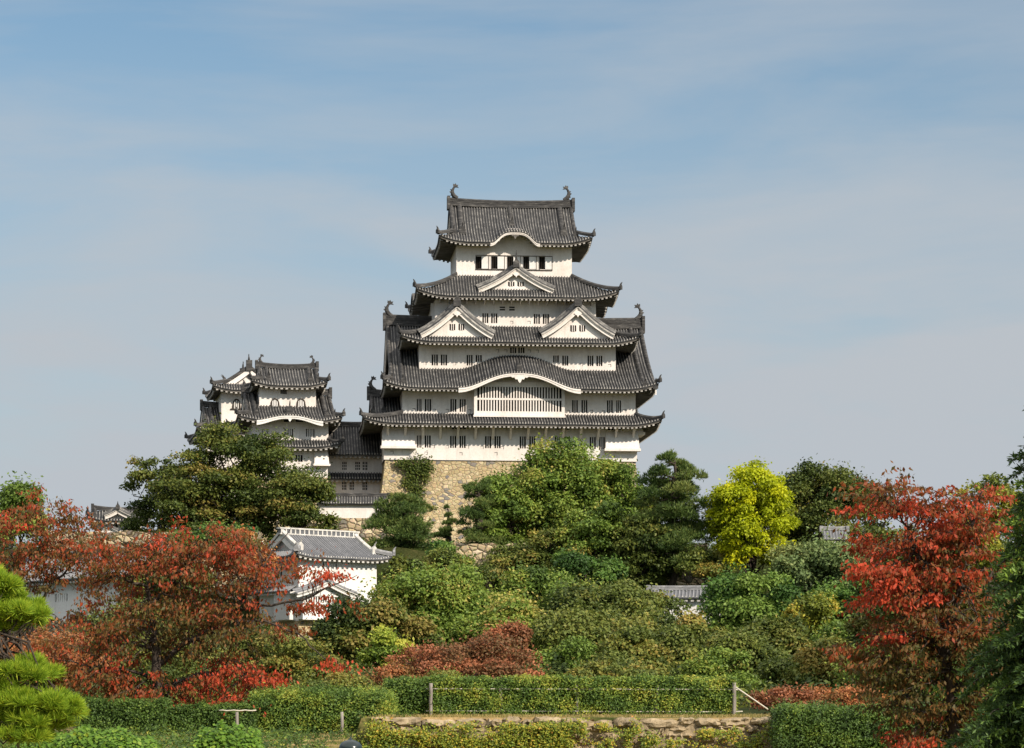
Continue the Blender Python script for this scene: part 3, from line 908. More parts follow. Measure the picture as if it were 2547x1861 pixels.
# ---- top storey
zt5 = KZ(q1, 1048, 645, 5.3) + .5
op = []
shut = []
for i in range(5):
    x = 690 + 148.4 * i; dy = 1.2 * i
    op.append(rect(q1, K, x + 2, x + 51, 780 + dy, 897 + dy, 5.3))
    shut.append(rect(q1, K, x + 54, x + 116, 782 + dy, 896 + dy, 5.3))
storey(keep, *w6, zt4r - .8, zt5, op, bars=False)
for i, (o_, s_) in enumerate(zip(op, shut)):
    wv = window(keep, *o_, 5.3, nb=3, depth=.5, mats=[DARK, WOOD_DARK, WOOD_DARK], bar=.03)
    mb = MB()
    mb.box(s_[0], s_[1], 5.25, 5.297, s_[2], s_[3])
    mb.build('shutter', [PLASTER_NEW], wv)
    mb = MB()
    t = .055
    for a in (o_[0] - t, s_[1]):
        mb = MB(); mb.box(a, a + t, 5.22, 5.297, o_[2] - .02, o_[3] + .02)
        mb.build('window_post', [WOOD_DARK], wv)
xa, xb = op[0][0] - .06, shut[-1][1] + .06
zm0 = (op[0][2] + op[-1][2]) / 2 - .04; zm1 = (op[0][3] + op[-1][3]) / 2 + .05
mb = MB(); mb.box(xa, xb, 5.2, 5.297, zm0 - .09, zm0 - .005); mb.box(xa, xb, 5.2, 5.297, zm1, zm1 + .06)
mb.build('window_rail', [WOOD_DARK], keep)
# shallow plaster posts on the top storey's upper wall
for i in range(8):
    u = KU(q1, 512 + 148.5 * i, 5.3) + .05
    mb = MB(); mb.box(u, u + .07, 5.27, 5.297, zm1 + .075, zt5 - .3); mb.build('wall_rib', [PLASTER], keep)
mb = MB()
u0, u1 = KU(q1, 840, 5.3), KU(q1, 1275, 5.3)
rows = []
HT = KZ(q1, 1050, 548, 3.35) - KZ(q1, 1050, 648, 3.35)
cxt = KU(q1, 1057, 3.35); WT = KU(q1, 1275, 3.35) - cxt
kt = lambda x: HT * kara_curve((x - cxt) / WT, 1.8)
for i in range(17):
    x = cxt - WT + 2 * WT * i / 16
    rows.append([Vector((x, 5.29, zt5 - .6)), Vector((x, 5.29, zt5 - .5 + kt(x) + .3))])
mb.grid(rows); mb.build('gable_wall', [PLASTER], keep)

# ---- top roof
y0r = 3.35
ze5 = KZ(q1, 700, 640, y0r)
gxl, gxr = KU(q1, 446, 10), KU(q1, 1585, 10)
zr5 = KZ(q1, 1048, 318, 10)
R5x0, R5x1 = KU(q1, 343, y0r), KU(q1, 1781, y0r)
bump5 = lambda a, t: kt(R5x0 + a) * max(0, 1 - t / .8) ** 1.3
r5 = Roof(R5x0, R5x1, y0r, 16.65, ze5, zr5, gable=(gxl, gxr), wall=w6, U=1.0, Lu=3.6, k=0.38, bump={'F': bump5})
ro = r5.build(keep, OLD)
ridge_bar(ro, gxl - .05, gxr + .05, 10, zr5 - .05, TILE_RIDGE, LIME, .75, KZ(q1, 1048, 256, 10) - zr5)
zs = KZ(q1, 520, 240, 10)
shachi(ro, KU(q1, 488, 10), 10, zs, -1, 1.22, [TILE_RIDGE])
shachi(ro, KU(q1, 1540, 10), 10, zs, 1, 1.22, [TILE_RIDGE])
verge(r5, ro, gxl, 1, OLD, offs=(.12,)); verge(r5, ro, gxr, -1, OLD, offs=(.12,))
f5 = lambda t: (r5.ym - (r5.ym - r5.y0) * (1 - t), r5.ze + r5.H * r5.prof(t) + .1)
for xa_, t0 in ((560, .3), (1505, .3), (1030, .5)):
    u = KU(q1, xa_, 6)
    slope_ridge(ro, [(u, *f5(t0 + (1 - t0) * i / 8)) for i in range(9)], [TILE_RIDGE], .5 if xa_ != 1030 else .4, .42, .8)
kara_board(ro, lambda a: a, cxt - WT * 1.06, cxt + WT * 1.06, lambda x: ze5 - .17 + kt(x), y0r - .06, .5, .26, PLASTER)
scroll_pendant(ro, cxt, y0r - .05, KZ(q1, 1057, 576, y0r), .75, .5, SOFFIT)

# ================================================================== stone base of the keep
def battered_base(name, fr, w, zt, zb, spread, mat, label, cat, n=8, curve=1.5, parent=None):
    t = fr.thing(name, label, cat)
    mb = MB()
    def rng(q):
        s_ = spread * (q ** curve * .6 + q * .4); z = zt + (zb - zt) * q
        return [Vector((w[0] - s_, w[2] - s_, z)), Vector((w[1] + s_, w[2] - s_, z)), Vector((w[1] + s_, w[3] + s_, z)), Vector((w[0] - s_, w[3] + s_, z))]
    rows = [rng(i / n) for i in range(n + 1)]
    for k in range(4):
        for i in range(n):
            a, b = rows[i][k], rows[i][(k + 1) % 4]
            c, d = rows[i + 1][(k + 1) % 4], rows[i + 1][k]
            m_ = 12
            for j in range(m_):
                f, g = j / m_, (j + 1) / m_
                mb.face([d.lerp(c, f), d.lerp(c, g), a.lerp(b, g), a.lerp(b, f)])
    mb.face(rows[0])
    mb.build('stone_facing', [mat], t)
    return t
battered_base('stone_base', K, (w1[0] + .15, w1[1] - .15, .15, 19.8), -.006, -12.0, 1.9, STONE, 'tan fitted stone base carrying the main castle keep', 'stone base')
# ================================================================== front small keep
def bell_window(parent, conv, fr, x0, x1, y0, y1, v, nb=4):
    a, b, z0, z1 = rect(conv, fr, x0, x1, y0, y1, v)
    c = (a + b) / 2; hw = (b - a) / 2; h = z1 - z0
    prof = [(-1, 0), (-.93, .3), (-.84, .6), (-.66, .82), (-.35, .95), (0, 1.0), (.35, .95), (.66, .82), (.84, .6), (.93, .3), (1, 0)]
    P = lambda p, s, y: Vector((c + p[0] * hw * s, y, z0 + p[1] * h * (1 - (1 - s) * .6)))
    mb = MB()
    mb.face([P(p, .8, v - .006) for p in prof], 0)
    for p, q in zip(prof[:-1], prof[1:]):
        i0, i1, o0, o1 = P(p, .78, v - .09), P(q, .78, v - .09), P(p, 1, v - .09), P(q, 1, v - .09)
        mb.face([i0, i1, o1, o0], 1)
        e = Vector((0, .087, 0))
        mb.face([o0, o1, o1 + e, o0 + e], 1); mb.face([i1, i0, i0 + e, i1 + e], 1)
    for i in range(nb):
        x = -0.6 + 1.2 * (i + .5) / nb
        top = z0 + h * (.93 - .4 * abs(x) ** 2.2)
        mb.box(c + x * hw - .05, c + x * hw + .05, v - .05, v - .008, z0, top, 2)
    o = mb.build('bell_window', [SOFFIT, WOOD_DARK, PLASTER_NEW], parent)
    m2 = MB(); m2.box(a - .18, b + .18, v - .16, v - .003, z0 - .12, z0 - .002); m2.build('window_sill', [WOOD_DARK], o)
    return o

A = Frame(q3(1131, 0)[0], 300, 10.5, 26.9)
ka = A.thing('small_keep', 'white small castle keep with twin bell windows beside the main keep', 'small keep', 'small keeps beside the main keep')
def A_(x, v): return KU(q3, x, v, A)
def Az(x, y, v): return KZ(q3, x, y, v, A)
wa1 = (A_(775, 0), A_(1483, 0), 0.0, 9.5)
wa2 = (A_(776, .2), A_(1490, .2), 0.2, 9.3)
wa3 = (A_(845, 2.4), A_(1373, 2.4), 2.4, 7.1)
storey(ka, *wa1, 0, Az(1130, 925, 0) + .3, [rect(q3, A, *r, 0) for r in ((1180, 1250, 1020, 1085), (1010, 1080, 1020, 1085))])
stone_drop(ka, A, q3, 1362, 1482, 955, 1108, 0, .7, .22)
ra1 = Roof(A_(645, -1.5), A_(1614, -1.5), -1.5, 11, Az(1130, 938, -1.5), Az(1130, 880, .2), inner=wa2, wall=wa1, U=.7, Lu=3.5, k=.2)
roa = ra1.build(ka, OLD, dentil=.55)
zb_a2 = Az(1130, 880, .2) - .5
ze_a2 = Az(800, 688, -1.7)
zk = Az(1130, 648, -1.7)
cxa = A_(1131, -1.7); WKa = A_(1440, -1.7) - cxa
kba = lambda x: (zk - ze_a2) * kara_curve((x - cxa) / WKa)
storey(ka, *wa2, zb_a2, ze_a2 + .8, [rect(q3, A, *r, .2) + (5,) for r in ((1280, 1360, 775, 850), (1080, 1160, 775, 850), (870, 925, 775, 850))])
mb = MB(); rows = []
for i in range(17):
    x = cxa - WKa * .9 + 1.8 * WKa * i / 16
    rows.append([Vector((x, .19, ze_a2 + .1)), Vector((x, .19, ze_a2 + .35 + kba(x)))])
mb.grid(rows); mb.build('gable_wall', [PLASTER], ka)
for r in ((1075, 1150, 690, 712), (1185, 1255, 690, 712)): window(ka, *rect(q3, A, *r, .17), .17, nb=0, proud=True, name='vent')
gla, gra = A_(698, 4.75), A_(1500, 4.75)
zr_a2 = Az(1480, 470, 4.75)
ra2x0 = A_(641, -1.7)
ra2 = Roof(ra2x0, A_(1621, -1.7), -1.7, 11.2, ze_a2, zr_a2, gable=(gla, gra), wall=wa2, U=.7, Lu=3.5, k=.35, bump={'F': lambda a, t: kba(ra2x0 + a) * max(0, 1 - t / .38) ** 1.2})
roa = ra2.build(ka, OLD, dentil=.55)
ridge_bar(roa, gla, gra, 4.75, zr_a2, TILE_RIDGE, LIME, .5, .6)
verge(ra2, roa, gla, 1, OLD, offs=(.1, .95)); verge(ra2, roa, gra, -1, OLD, offs=(.1, .95))
kara_board(roa, lambda a: a, cxa - WKa, cxa + WKa, lambda x: ze_a2 - .08 + kba(x), -1.76, .4, .42, PLASTER_NEW)
scroll_pendant(roa, cxa, -1.75, Az(1131, 668, -1.7), .8, .5, PLASTER_NEW)
slope_ridge(roa, [(cxa, -1.4, zk + .15), (cxa, -.6, zk + .4), (cxa, 1.0, zk + .9)], [TILE_RIDGE], .5, .4, 1.0)
storey(ka, *wa3, zr_a2 - 3.2, Az(1108, 370, 2.4) + .4, [])
bell_window(ka, q3, A, 945, 1037, 490, 586, 2.4); bell_window(ka, q3, A, 1187, 1281, 490, 588, 2.4)
window(ka, *rect(q3, A, 1042, 1102, 412, 452, 2.4), 2.4, nb=0, proud=True, name='vent', mats=[SOFFIT, PLASTER, PLASTER])
gta, gtb = A_(828, 4.75), A_(1376, 4.75)
zr_a3 = Az(1108, 212, 4.75)
ra3 = Roof(A_(768, 1.0), A_(1484, 1.0), 1.0, 8.5, Az(1130, 368, 1.0), zr_a3, gable=(gta, gtb), wall=wa3, U=.75, Lu=3, k=.35)
roa = ra3.build(ka, OLD, dentil=.55)
ridge_bar(roa, gta, gtb, 4.75, zr_a3, TILE_RIDGE, LIME, .55, Az(1108, 172, 4.75) - zr_a3)
verge(ra3, roa, gta, 1, OLD, offs=(.1, .95)); verge(ra3, roa, gtb, -1, OLD, offs=(.1, .95))
zs = Az(860, 168, 4.75)
shachi(roa, A_(862, 4.75), 4.75, zs, -1, .78, [TILE_RIDGE]); shachi(roa, A_(1338, 4.75), 4.75, zs, 1, .78, [TILE_RIDGE])
battered_base('stone_base', A, wa1, -.006, -9.5, 1.6, STONE, 'tan stone base under the front small keep, mostly behind the dark tree', 'stone base')

# ================================================================== rear small keep
B = Frame(q3(760, 0)[0], 322, 11, 26.0)
kb_ = B.thing('small_keep', 'small white keep with a front gable half hidden behind the twin-bell-window keep', 'small keep', 'small keeps beside the main keep')
def B_(x, v): return KU(q3, x, v, B)
def Bz(x, y, v): return KZ(q3, x, y, v, B)
wb2 = (B_(490, 0), B_(1030, 0), 0.0, 8.0)
ze_b = Bz(600, 808, -3.4)
storey(kb_, *wb2, Bz(600, 760, 0) - .4, Bz(600, 412, 0) + .4, [])
bell_window(kb_, q3, B, 590, 672, 495, 588, 0, 3)
glb = B_(312, 4.0); grb = -glb
rb1 = Roof(B_(258, -3.4), -B_(258, -3.4) , -3.4, 11.4, ze_b, Bz(400, 580, 4.0), gable=(glb, grb), wall=(B_(350, -1.5), -B_(350, -1.5), -1.5, 9.5), U=.8, Lu=3.5, k=.3)
rob = rb1.build(kb_, OLD, dentil=.55)
ridge_bar(rob, glb, grb, 4.0, rb1.ze + rb1.H, TILE_RIDGE, LIME, .5, .6)
verge(rb1, rob, glb, 1, OLD, offs=(.1, .95)); verge(rb1, rob, grb, -1, OLD, offs=(.1, .95))
storey(kb_, B_(350, -1.5), -B_(350, -1.5), -1.5, 9.5, -3, ze_b + .3, [])
# its top roof: the ridge runs front to back, the gable looks at the viewer
hwb = (B_(1112, -1.5) - B_(408, -1.5)) / 2
ccb = (B_(1112, -1.5) + B_(408, -1.5)) / 2
zeb2 = Bz(600, 408, -1.5); zrb2 = Bz(755, 208, .2)
rb2 = Roof(-1.5, 9.5, -hwb - ccb, hwb - ccb, zeb2, zrb2, gable=(.1, 7.9), wall=(0.0, 8.0, -wb2[1], -wb2[0]), U=.75, Lu=3, k=.3)
rob = rb2.build(kb_, OLD, dentil=.55)
rob.rotation_euler = (0, 0, R(90))
ridge_bar(rob, .1, 7.9, rb2.ym, zrb2, TILE_RIDGE, LIME, .5, .55)
verge(rb2, rob, .1, 1, OLD, offs=(.1, .95)); verge(rb2, rob, 7.9, -1, OLD, offs=(.1, .95))
shachi(rob, .35, rb2.ym, zrb2 + .55, -1, .8, [TILE_RIDGE]); shachi(rob, 7.6, rb2.ym, zrb2 + .55, 1, .8, [TILE_RIDGE])
battered_base('stone_base', B, (B_(350, -1.5), -B_(350, -1.5), -1.5, 9.5), -3.006, -8.5, 1.0, STONE, 'stone base of the rear small keep at the far left', 'stone base')

# ================================================================== corridor between the keeps
C_ = Frame(q3(1750, 0)[0], 304.5, 6, 23.6)
kc = C_.thing('connecting_corridor', 'white two storey corridor building joining the small keep and main keep', 'corridor')
def Cu(x, v): return KU(q3, x, v, C_)
def Cz(x, y, v): return KZ(q3, x, y, v, C_)
cx0, cx1 = Cu(1440, 0), Cu(2035, 0)
BLUEGREY = OLD
z_c = Cz(1740, 1390, 0)
hc_l = [rect(q3, C_, *r, 0) for r in ((1618, 1658, 1272, 1346), (1688, 1728, 1272, 1346), (1808, 1852, 1272, 1348))]
hc_u = [rect(q3, C_, *r, 0) for r in ((1620, 1661, 1082, 1158), (1742, 1786, 1082, 1158), (1811, 1855, 1082, 1160))]
zc_mid = Cz(1740, 1215, 0)
storey(kc, cx0, cx1, 0, 7, z_c - 3.0, zc_mid, hc_l)
storey(kc, cx0, cx1, 0.25, 6.8, zc_mid - .2, Cz(1740, 1020, 0) + .5, hc_u)
for h in hc_l + hc_u:
    yv = 0 if h in hc_l else .25
    mb = MB()
    for q in (.33, .66):
        z = h[2] + (h[3] - h[2]) * q
        mb.box(h[0] + .003, h[1] - .003, yv + .14, yv + .2, z - .045, z + .045)
    mb.build('window_rail', [PLASTER], kc)
for sd_ in 'FB': Roof(cx0, cx1, -.95, 7.9, Cz(1740, 1238, -.95), Cz(1740, 1190, .25), inner=(cx0 + .01, cx1 - .01, .25, 6.8), wall=(cx0 + .01, cx1 - .01, 0, 7), U=0, sides=sd_, k=.1).build(kc, OLD, dentil=.5, thick=.2)
zrc = Cz(1700, 752, 3.5)
rc2 = Roof(cx0, cx1, -1.1, 8.1, Cz(1740, 1012, -1.1), zrc, gable=(cx0, cx1), wall=(cx0 + .01, cx1 - .01, .25, 6.8), U=0, sides='FB', k=.3)
roc = rc2.build(kc, OLD, dentil=.5, thick=.25)
ridge_bar(roc, cx0, cx1, 3.5, zrc, TILE_RIDGE, LIME, .5, .5)

# ================================================================== plaster walls with tiled copings
def plaster_wall(label, fr, x0, x1, zt, zb, half=.3, rh=.75, ov=.65, mats=OLD, foot=None, group='plastered walls with tiled copings', white=PLASTER, footmat=None):
    t = fr.thing('plaster_wall', label, 'plaster wall', group)
    mb = MB(); mb.box(x0, x1, -half, half, zb, zt - .15); mb.build('wall', [white], t)
    r = Roof(x0 - .2, x1 + .2, -ov, ov, zt - .25, zt + rh - .25, gable=(x0 - .2, x1 + .2), wall=(x0 + .01, x1 - .01, -half, half), U=0, sides='FB', k=.1, sp=.29)
    ro = r.build(t, mats, dentil=.5, thick=.16, rib_h=.09)
    ridge_bar(ro, x0 - .2, x1 + .2, 0, zt + rh - .3, mats[3], LIME, .34, .32, .03)
    if foot:
        m2 = MB()
        m2.hexa([(x0 - .4, -half - .9, foot), (x1 + .4, -half - .9, foot), (x1 + .4, half + .3, foot), (x0 - .4, half + .3, foot), (x0 - .05, -half - .06, zb), (x1 + .05, -half - .06, zb), (x1 + .05, half + .06, zb), (x0 - .05, half + .06, zb)])
        m2.build('stone_footing', [footmat or STONE_ROUGH], t)
    return t
Dw = Frame(q3(1750, 0)[0], 296.5, 4, 20.0)
du = lambda x: KU(q3, x, 0, Dw); dz_ = lambda y: KZ(q3, 1750, y, 0, Dw)
plaster_wall('white plastered wall with grey tiled coping left of the keep base', Dw, du(1395), du(2035), dz_(1452), dz_(1612), rh=.85, ov=.75, foot=-4.0)

# ================================================================== corner turret on the slope
T = Frame(q4(940, 0)[0], 250, 42, 9.3)
tt = T.thing('corner_turret', 'white two storey corner turret with clean grey hipped roof on the slope', 'turret')
def Tu(x, v): return KU(q4, x, v, T)
def Tz(x, y, v): return KZ(q4, x, y, v, T)
def TV(sx, u, fr=T):
    k = (sx - CX) / F
    return (fr.ox + u * fr.c - k * (fr.oy + u * fr.s)) / (k * fr.c + fr.s)
wx = Tu(1936, 0); wy = TV(q4(440, 0)[0], 0)
ztw = T.Z(q4(0, 520)[1], 0, 0)
zbt = T.Z(q4(0, 1305)[1], 0, 0)
ht = [rect(q4, T, 1252, 1432, 553, 650, 0) + (6,)]
NEWW = [DARK, PLASTER_NEW, PLASTER_NEW]
storey(tt, 0, wx, 0, wy, zbt, ztw + .4, ht, mat=PLASTER_NEW, winmats=NEWW)
# left face windows
def side_window(parent, y0, y1, z0, z1, x, nb=4, mats=NEWW):
    mb = MB()
    mb.face([(x - .004, y1, z0), (x - .004, y0, z0), (x - .004, y0, z1), (x - .004, y1, z1)], 0)
    for i in range(nb - 1):
        c = y0 + (y1 - y0) * (i + 1) / nb
        mb.box(x - .08, x - .006, c - .045, c + .045, z0, z1, 1)
    return mb.build('window', mats, parent)
hgt = ztw - zbt
side_window(tt, wy * .42, wy * .58, zbt + hgt * .74, zbt + hgt * .9, 0)
side_window(tt, wy * .38, wy * .55, zbt + hgt * .2, zbt + hgt * .34, 0)
ymt = wy / 2
zrt = T.Z(q4(0, 205)[1], wx / 2, ymt)
gt0, gt1 = Tu(715, ymt), Tu(1668, ymt)
rt = Roof(-1.05, wx + 1.05, -1.05, wy + 1.05, T.Z(q4(0, 490)[1], wx * .3, -1.05), zrt, gable=(max(gt0, -.6), min(gt1, wx + .6)), wall=(0, wx, 0, wy), U=.45, Lu=2.5, k=.3, sp=.3)
rot = rt.build(tt, NEW, dentil=.55, thick=.2, rib_h=.09)
g0, g1 = rt.gable
rbt = MB()
zz = zrt - .05; hh = .40
rbt.box(g0 - .2, g1 + .2, ymt - .2, ymt + .2, zz, zz + hh, 0)
rbt.box(g0 - .3, g1 + .3, ymt - .27, ymt + .27, zz + hh + .002, zz + hh + .14, 1)
rbt.box(g0 - .3, g1 + .3, ymt - .3, ymt + .3, zz - .12, zz - .002, 1)
nn = int((g1 - g0) / .52)
for i in range(nn + 1):
    x = g0 - .1 + (g1 - g0 + .2) * i / nn
    rbt.box(x - .07, x + .07, ymt - .25, ymt + .25, zz + .003, zz + hh - .003, 1)
rbt.build('ridge', [TILE_NEW, LIME], rot)
for gx_, d_ in ((g0, 1), (g1, -1)):
    verge(rt, rot, gx_, d_, (TILE_NEW, TILE_NEW_RIB, LIME, LIME if d_ > 0 else LIME, PLASTER_NEW, SOFFIT), offs=(.1,))
# lattice bay with its gable
bz0, bz1 = Tz(1250, 1290, -.8), Tz(1250, 960, -.8)
bx0t, bx1t = Tu(995, -.8), Tu(1492, -.8)
bayt = lattice_bay(tt, bx0t, bx1t, bz0, bz1, -.8, -.003, (Tz(1250, 1172, -.8), Tz(1250, 1095, -.8)), (Tz(1250, 1075, -.8), Tz(1250, 990, -.8)), 14, xin=.3, mat=PLASTER_NEW)
cb = Tu(1315, -1.3)
dormer(bayt, cb, -1.35, Tz(1315, 815, -1.3), Tu(1715, -1.3) - cb, Tz(1400, 985, -1.3), 1.34, NEW, board=.3, finial=.4, scale=.7, wallinset=.5, pendant=False, tdrop=.1)
# pent roof on the shaded left face
mb = MB()
zp = T.Z(q4(0, 925)[1], 0, 0)
sdL = Side('L', -.9, wx, .3, wy)
tile_strips(mb, lambda a, t: sdL.pos(a, t * .89, zp + t * .5), sdL.L, lambda a: 1.0, .3, 3, .08)
pent = mb.build('pent_roof', [TILE_NEW, TILE_NEW_RIB, LIME], tt)
mb = MB(); mb.box(-.7, -.004, .35, wy - .05, zp - .3, zp - .02); mb.build('eaves', [PLASTER_NEW], pent)
mb = MB(); mb.box(-.6, -.004, .6, wy * .5, zbt + .1, zbt + hgt * .45); mb.build('stone_drop_box', [PLASTER_NEW], tt)
battered_base('stone_base', T, (0.05, wx - .05, .05, wy - .05), zbt - .004, -4.5, 1.1, STONE, 'pale stone base under the corner turret on the slope', 'stone base')

# ================================================================== long shaded storehouse, lower left
def q5(x, y): return x / 2.356, 1160 + y / 2.356
E = Frame(300, 236, -50, 7.5)
ee = E.thing('long_corridor_building', 'long white plastered corridor building in shade behind the left red trees', 'corridor building')
Eu = lambda sx, v=0: E.U(sx, v)
ex0, ex1 = Eu(20), Eu(330)
def Ez(sx, sy, v=0): return E.Z(sy, E.U(sx, v), v)
zee = Ez(148, 1441, -.8)
zeb_ = Ez(170, 1545)
he = [(Eu(137), Eu(168), Ez(152, 1497), Ez(152, 1477), 6)]
storey(ee, ex0, ex1, 0, 5, zeb_, zee + .5, he, mat=PLASTER_NEW, winmats=NEWW)
re_ = Roof(ex0 - .3, ex1 + .3, -.9, 5.9, zee, zee + 2.3, gable=(ex0 - .3, ex1 + .3), wall=(ex0, ex1, 0, 5), U=0, sides='FB', k=.2)
roe = re_.build(ee, NEW, dentil=.55, thick=.2, rib_h=.09)
ridge_bar(roe, ex0 - .3, ex1 + .3, 2.5, zee + 2.25, TILE_NEW, LIME, .45, .45)
mb = MB(); mb.hexa([(ex0 - .5, -.6, -5), (ex1 + .5, -.6, -5), (ex1 + .5, 5.4, -5), (ex0 - .5, 5.4, -5), (ex0, -.02, zeb_ - .004), (ex1, -.02, zeb_ - .004), (ex1, 5, zeb_ - .004), (ex0, 5, zeb_ - .004)])
mb.build('stone_footing', [STONE_ROUGH], ee)

# ================================================================== far-left little turret
G = Frame(q5(690, 0)[0], 288, 8, 18.0)
gg = G.thing('small_turret', 'tiny white turret with dark gabled roof at far left skyline', 'turret')
Gu = lambda x, v=0: KU(q5, x, v, G); Gz = lambda x, y, v=0: KZ(q5, x, y, v, G)
gw = (Gu(560), Gu(830), 0, 5)
storey(gg, *gw, -1.5, Gz(690, 318), [rect(q5, G, 640, 690, 335, 355, 0)], mat=PLASTER)
rg = Roof(Gu(520, -1), Gu(870, -1), -1, 6, Gz(690, 316, -1), Gz(690, 262, 2.5), gable=(Gu(548, 2.5), Gu(845, 2.5)), wall=gw, U=.6, Lu=2, k=.3)
rog = rg.build(gg, OLD, dentil=.6, thick=.2)
ridge_bar(rog, rg.gable[0], rg.gable[1], 2.5, Gz(690, 262, 2.5), TILE_RIDGE, LIME, .4, .4)
verge(rg, rog, rg.gable[0], 1, OLD, offs=(.1,))
c = Gu(690, -.9)
dormer(rog, c, -.9, Gz(690, 254, -.9), Gu(768, -.9) - c, Gz(690, 292, -.9), 3.0, OLD, board=.35, finial=.3, scale=.6, pendant=False)
Gp = Frame(q5(650, 0)[0], 270, 6, 18.0)
gpt = Gp.thing('gatehouse', 'little white gable of a gatehouse just below the far left turret', 'gatehouse')
gu = lambda x, v=0: KU(q5, x, v, Gp); gz = lambda x, y, v=0: KZ(q5, x, y, v, Gp)
dormer(gpt, 0, -.5, gz(650, 362, -.5), gu(690, -.5), gz(650, 382, -.5), 3.5, OLD, board=.3, finial=.2, scale=.45, pendant=False, wallinset=.4)
mb = MB(); mb.box(gu(618), gu(682), 0, 3, -2, gz(650, 384)); mb.build('wall', [PLASTER], gpt)

# ================================================================== stone terrace walls
def stone_wall(label, sx0, sx1, sytop, Y, yaw, z_bot, mat=STONE_ROUGH, thick=3.0, batter=.9, group='stone terrace walls', n=40, seed=1):
    fr = Frame((sx0 + sx1) / 2, Y, yaw, z_bot)
    t = fr.thing('stone_wall', label, 'stone wall', group)
    x0, x1 = fr.U(sx0), fr.U(sx1); zt = fr.Z(sytop, 0, 0)
    rnd = random.Random(seed)
    mb = MB(); rows = []
    for i in range(n + 1):
        x = x0 + (x1 - x0) * i / n; j = rnd.uniform(-.18, .12)
        rows.append([Vector((x, -batter, -1.0)), Vector((x, -batter * .4, zt * .5)), Vector((x, 0, zt + j)), Vector((x, thick, zt + j)), Vector((x, thick, -1))])
    mb.grid(rows); mb.face(rows[0]); mb.face(rows[-1][::-1])
    mb.build('stone_facing', [mat], t)
    return t
stone_wall('tan stone terrace wall under the pines right of the turret', 1110, 1760, 1352, 258, 1.5, 8.0, batter=1.4)
stone_wall('low tan stone wall below the far left turret', 120, 640, 1322, 259, -3, 10.0, seed=2)

# ================================================================== wall pieces among the trees on the right
def q6(x, y): return 1600 + x / 4.111, 1290 + y / 4.111
H2 = Frame(q6(400, 0)[0], 226, -8, 8.0)
hu = lambda x: KU(q6, x, 0, H2); hz_ = lambda y: KZ(q6, 400, y, 0, H2)
plaster_wall('white wall with grey tiled coping among trees below the ginkgo', H2, hu(90), hu(800), hz_(775), hz_(1075), rh=.7, ov=.8, mats=NEW, white=PLASTER_NEW, foot=-1.5)
H3 = Frame(q6(1960, 0)[0], 262, 3, 16.0)
hu3 = lambda x: KU(q6, x, 0, H3); hz3 = lambda y: KZ(q6, 1960, y, 0, H3)
plaster_wall('small pale tiled wall fragment among dark trees right of the ginkgo', H3, hu3(1850), hu3(2055), hz3(185), hz3(260), rh=.95, ov=.8, mats=NEW, white=PLASTER_NEW)
# ================================================================== ground
RNG = np.random.default_rng(7)
def smooth(t): t = np.clip(t, 0, 1); return t * t * (3 - 2 * t)
GY = np.array([-400, 40, 62, 84, 96, 128, 150, 200, 245, 257.2, 259.6, 285, 290, 330, 420, 700, 6000.])
GZ = np.array([0, 0, 0.10, 0.45, 0.75, 1.25, 2.3, 4.4, 6.6, 9.0, 16.6, 17.6, 18.2, 18.5, 8, 0, 0.])
def ground(x, y):
    x = np.asarray(x, float); y = np.asarray(y, float)
    z = np.interp(y, GY, GZ)
    lat = 1 - smooth((np.abs(x) - 80) / 90.0)
    z = np.where(y > 130, np.minimum(z, 1.2) + (z - np.minimum(z, 1.2)) * lat, z)
    # raised terrace behind the retaining wall
    inx = (x > -5.2) & (x < 30)
    z = np.where(inx & (y > 90.17) & (y < 135), np.maximum(z, 1.22), z)
    z = np.where(inx & (y <= 90.17) & (y > 20), z * 0.0, z)
    return z
def gz(x, y): return float(ground(x, y))
def WX(xv, Y): return (xv * 1.12648 - CX) / F * Y          # xv, yv: photo seen 2261 wide
def WZ(yv, Y): return EYE + (HOR - yv * 1.12648) / F * Y

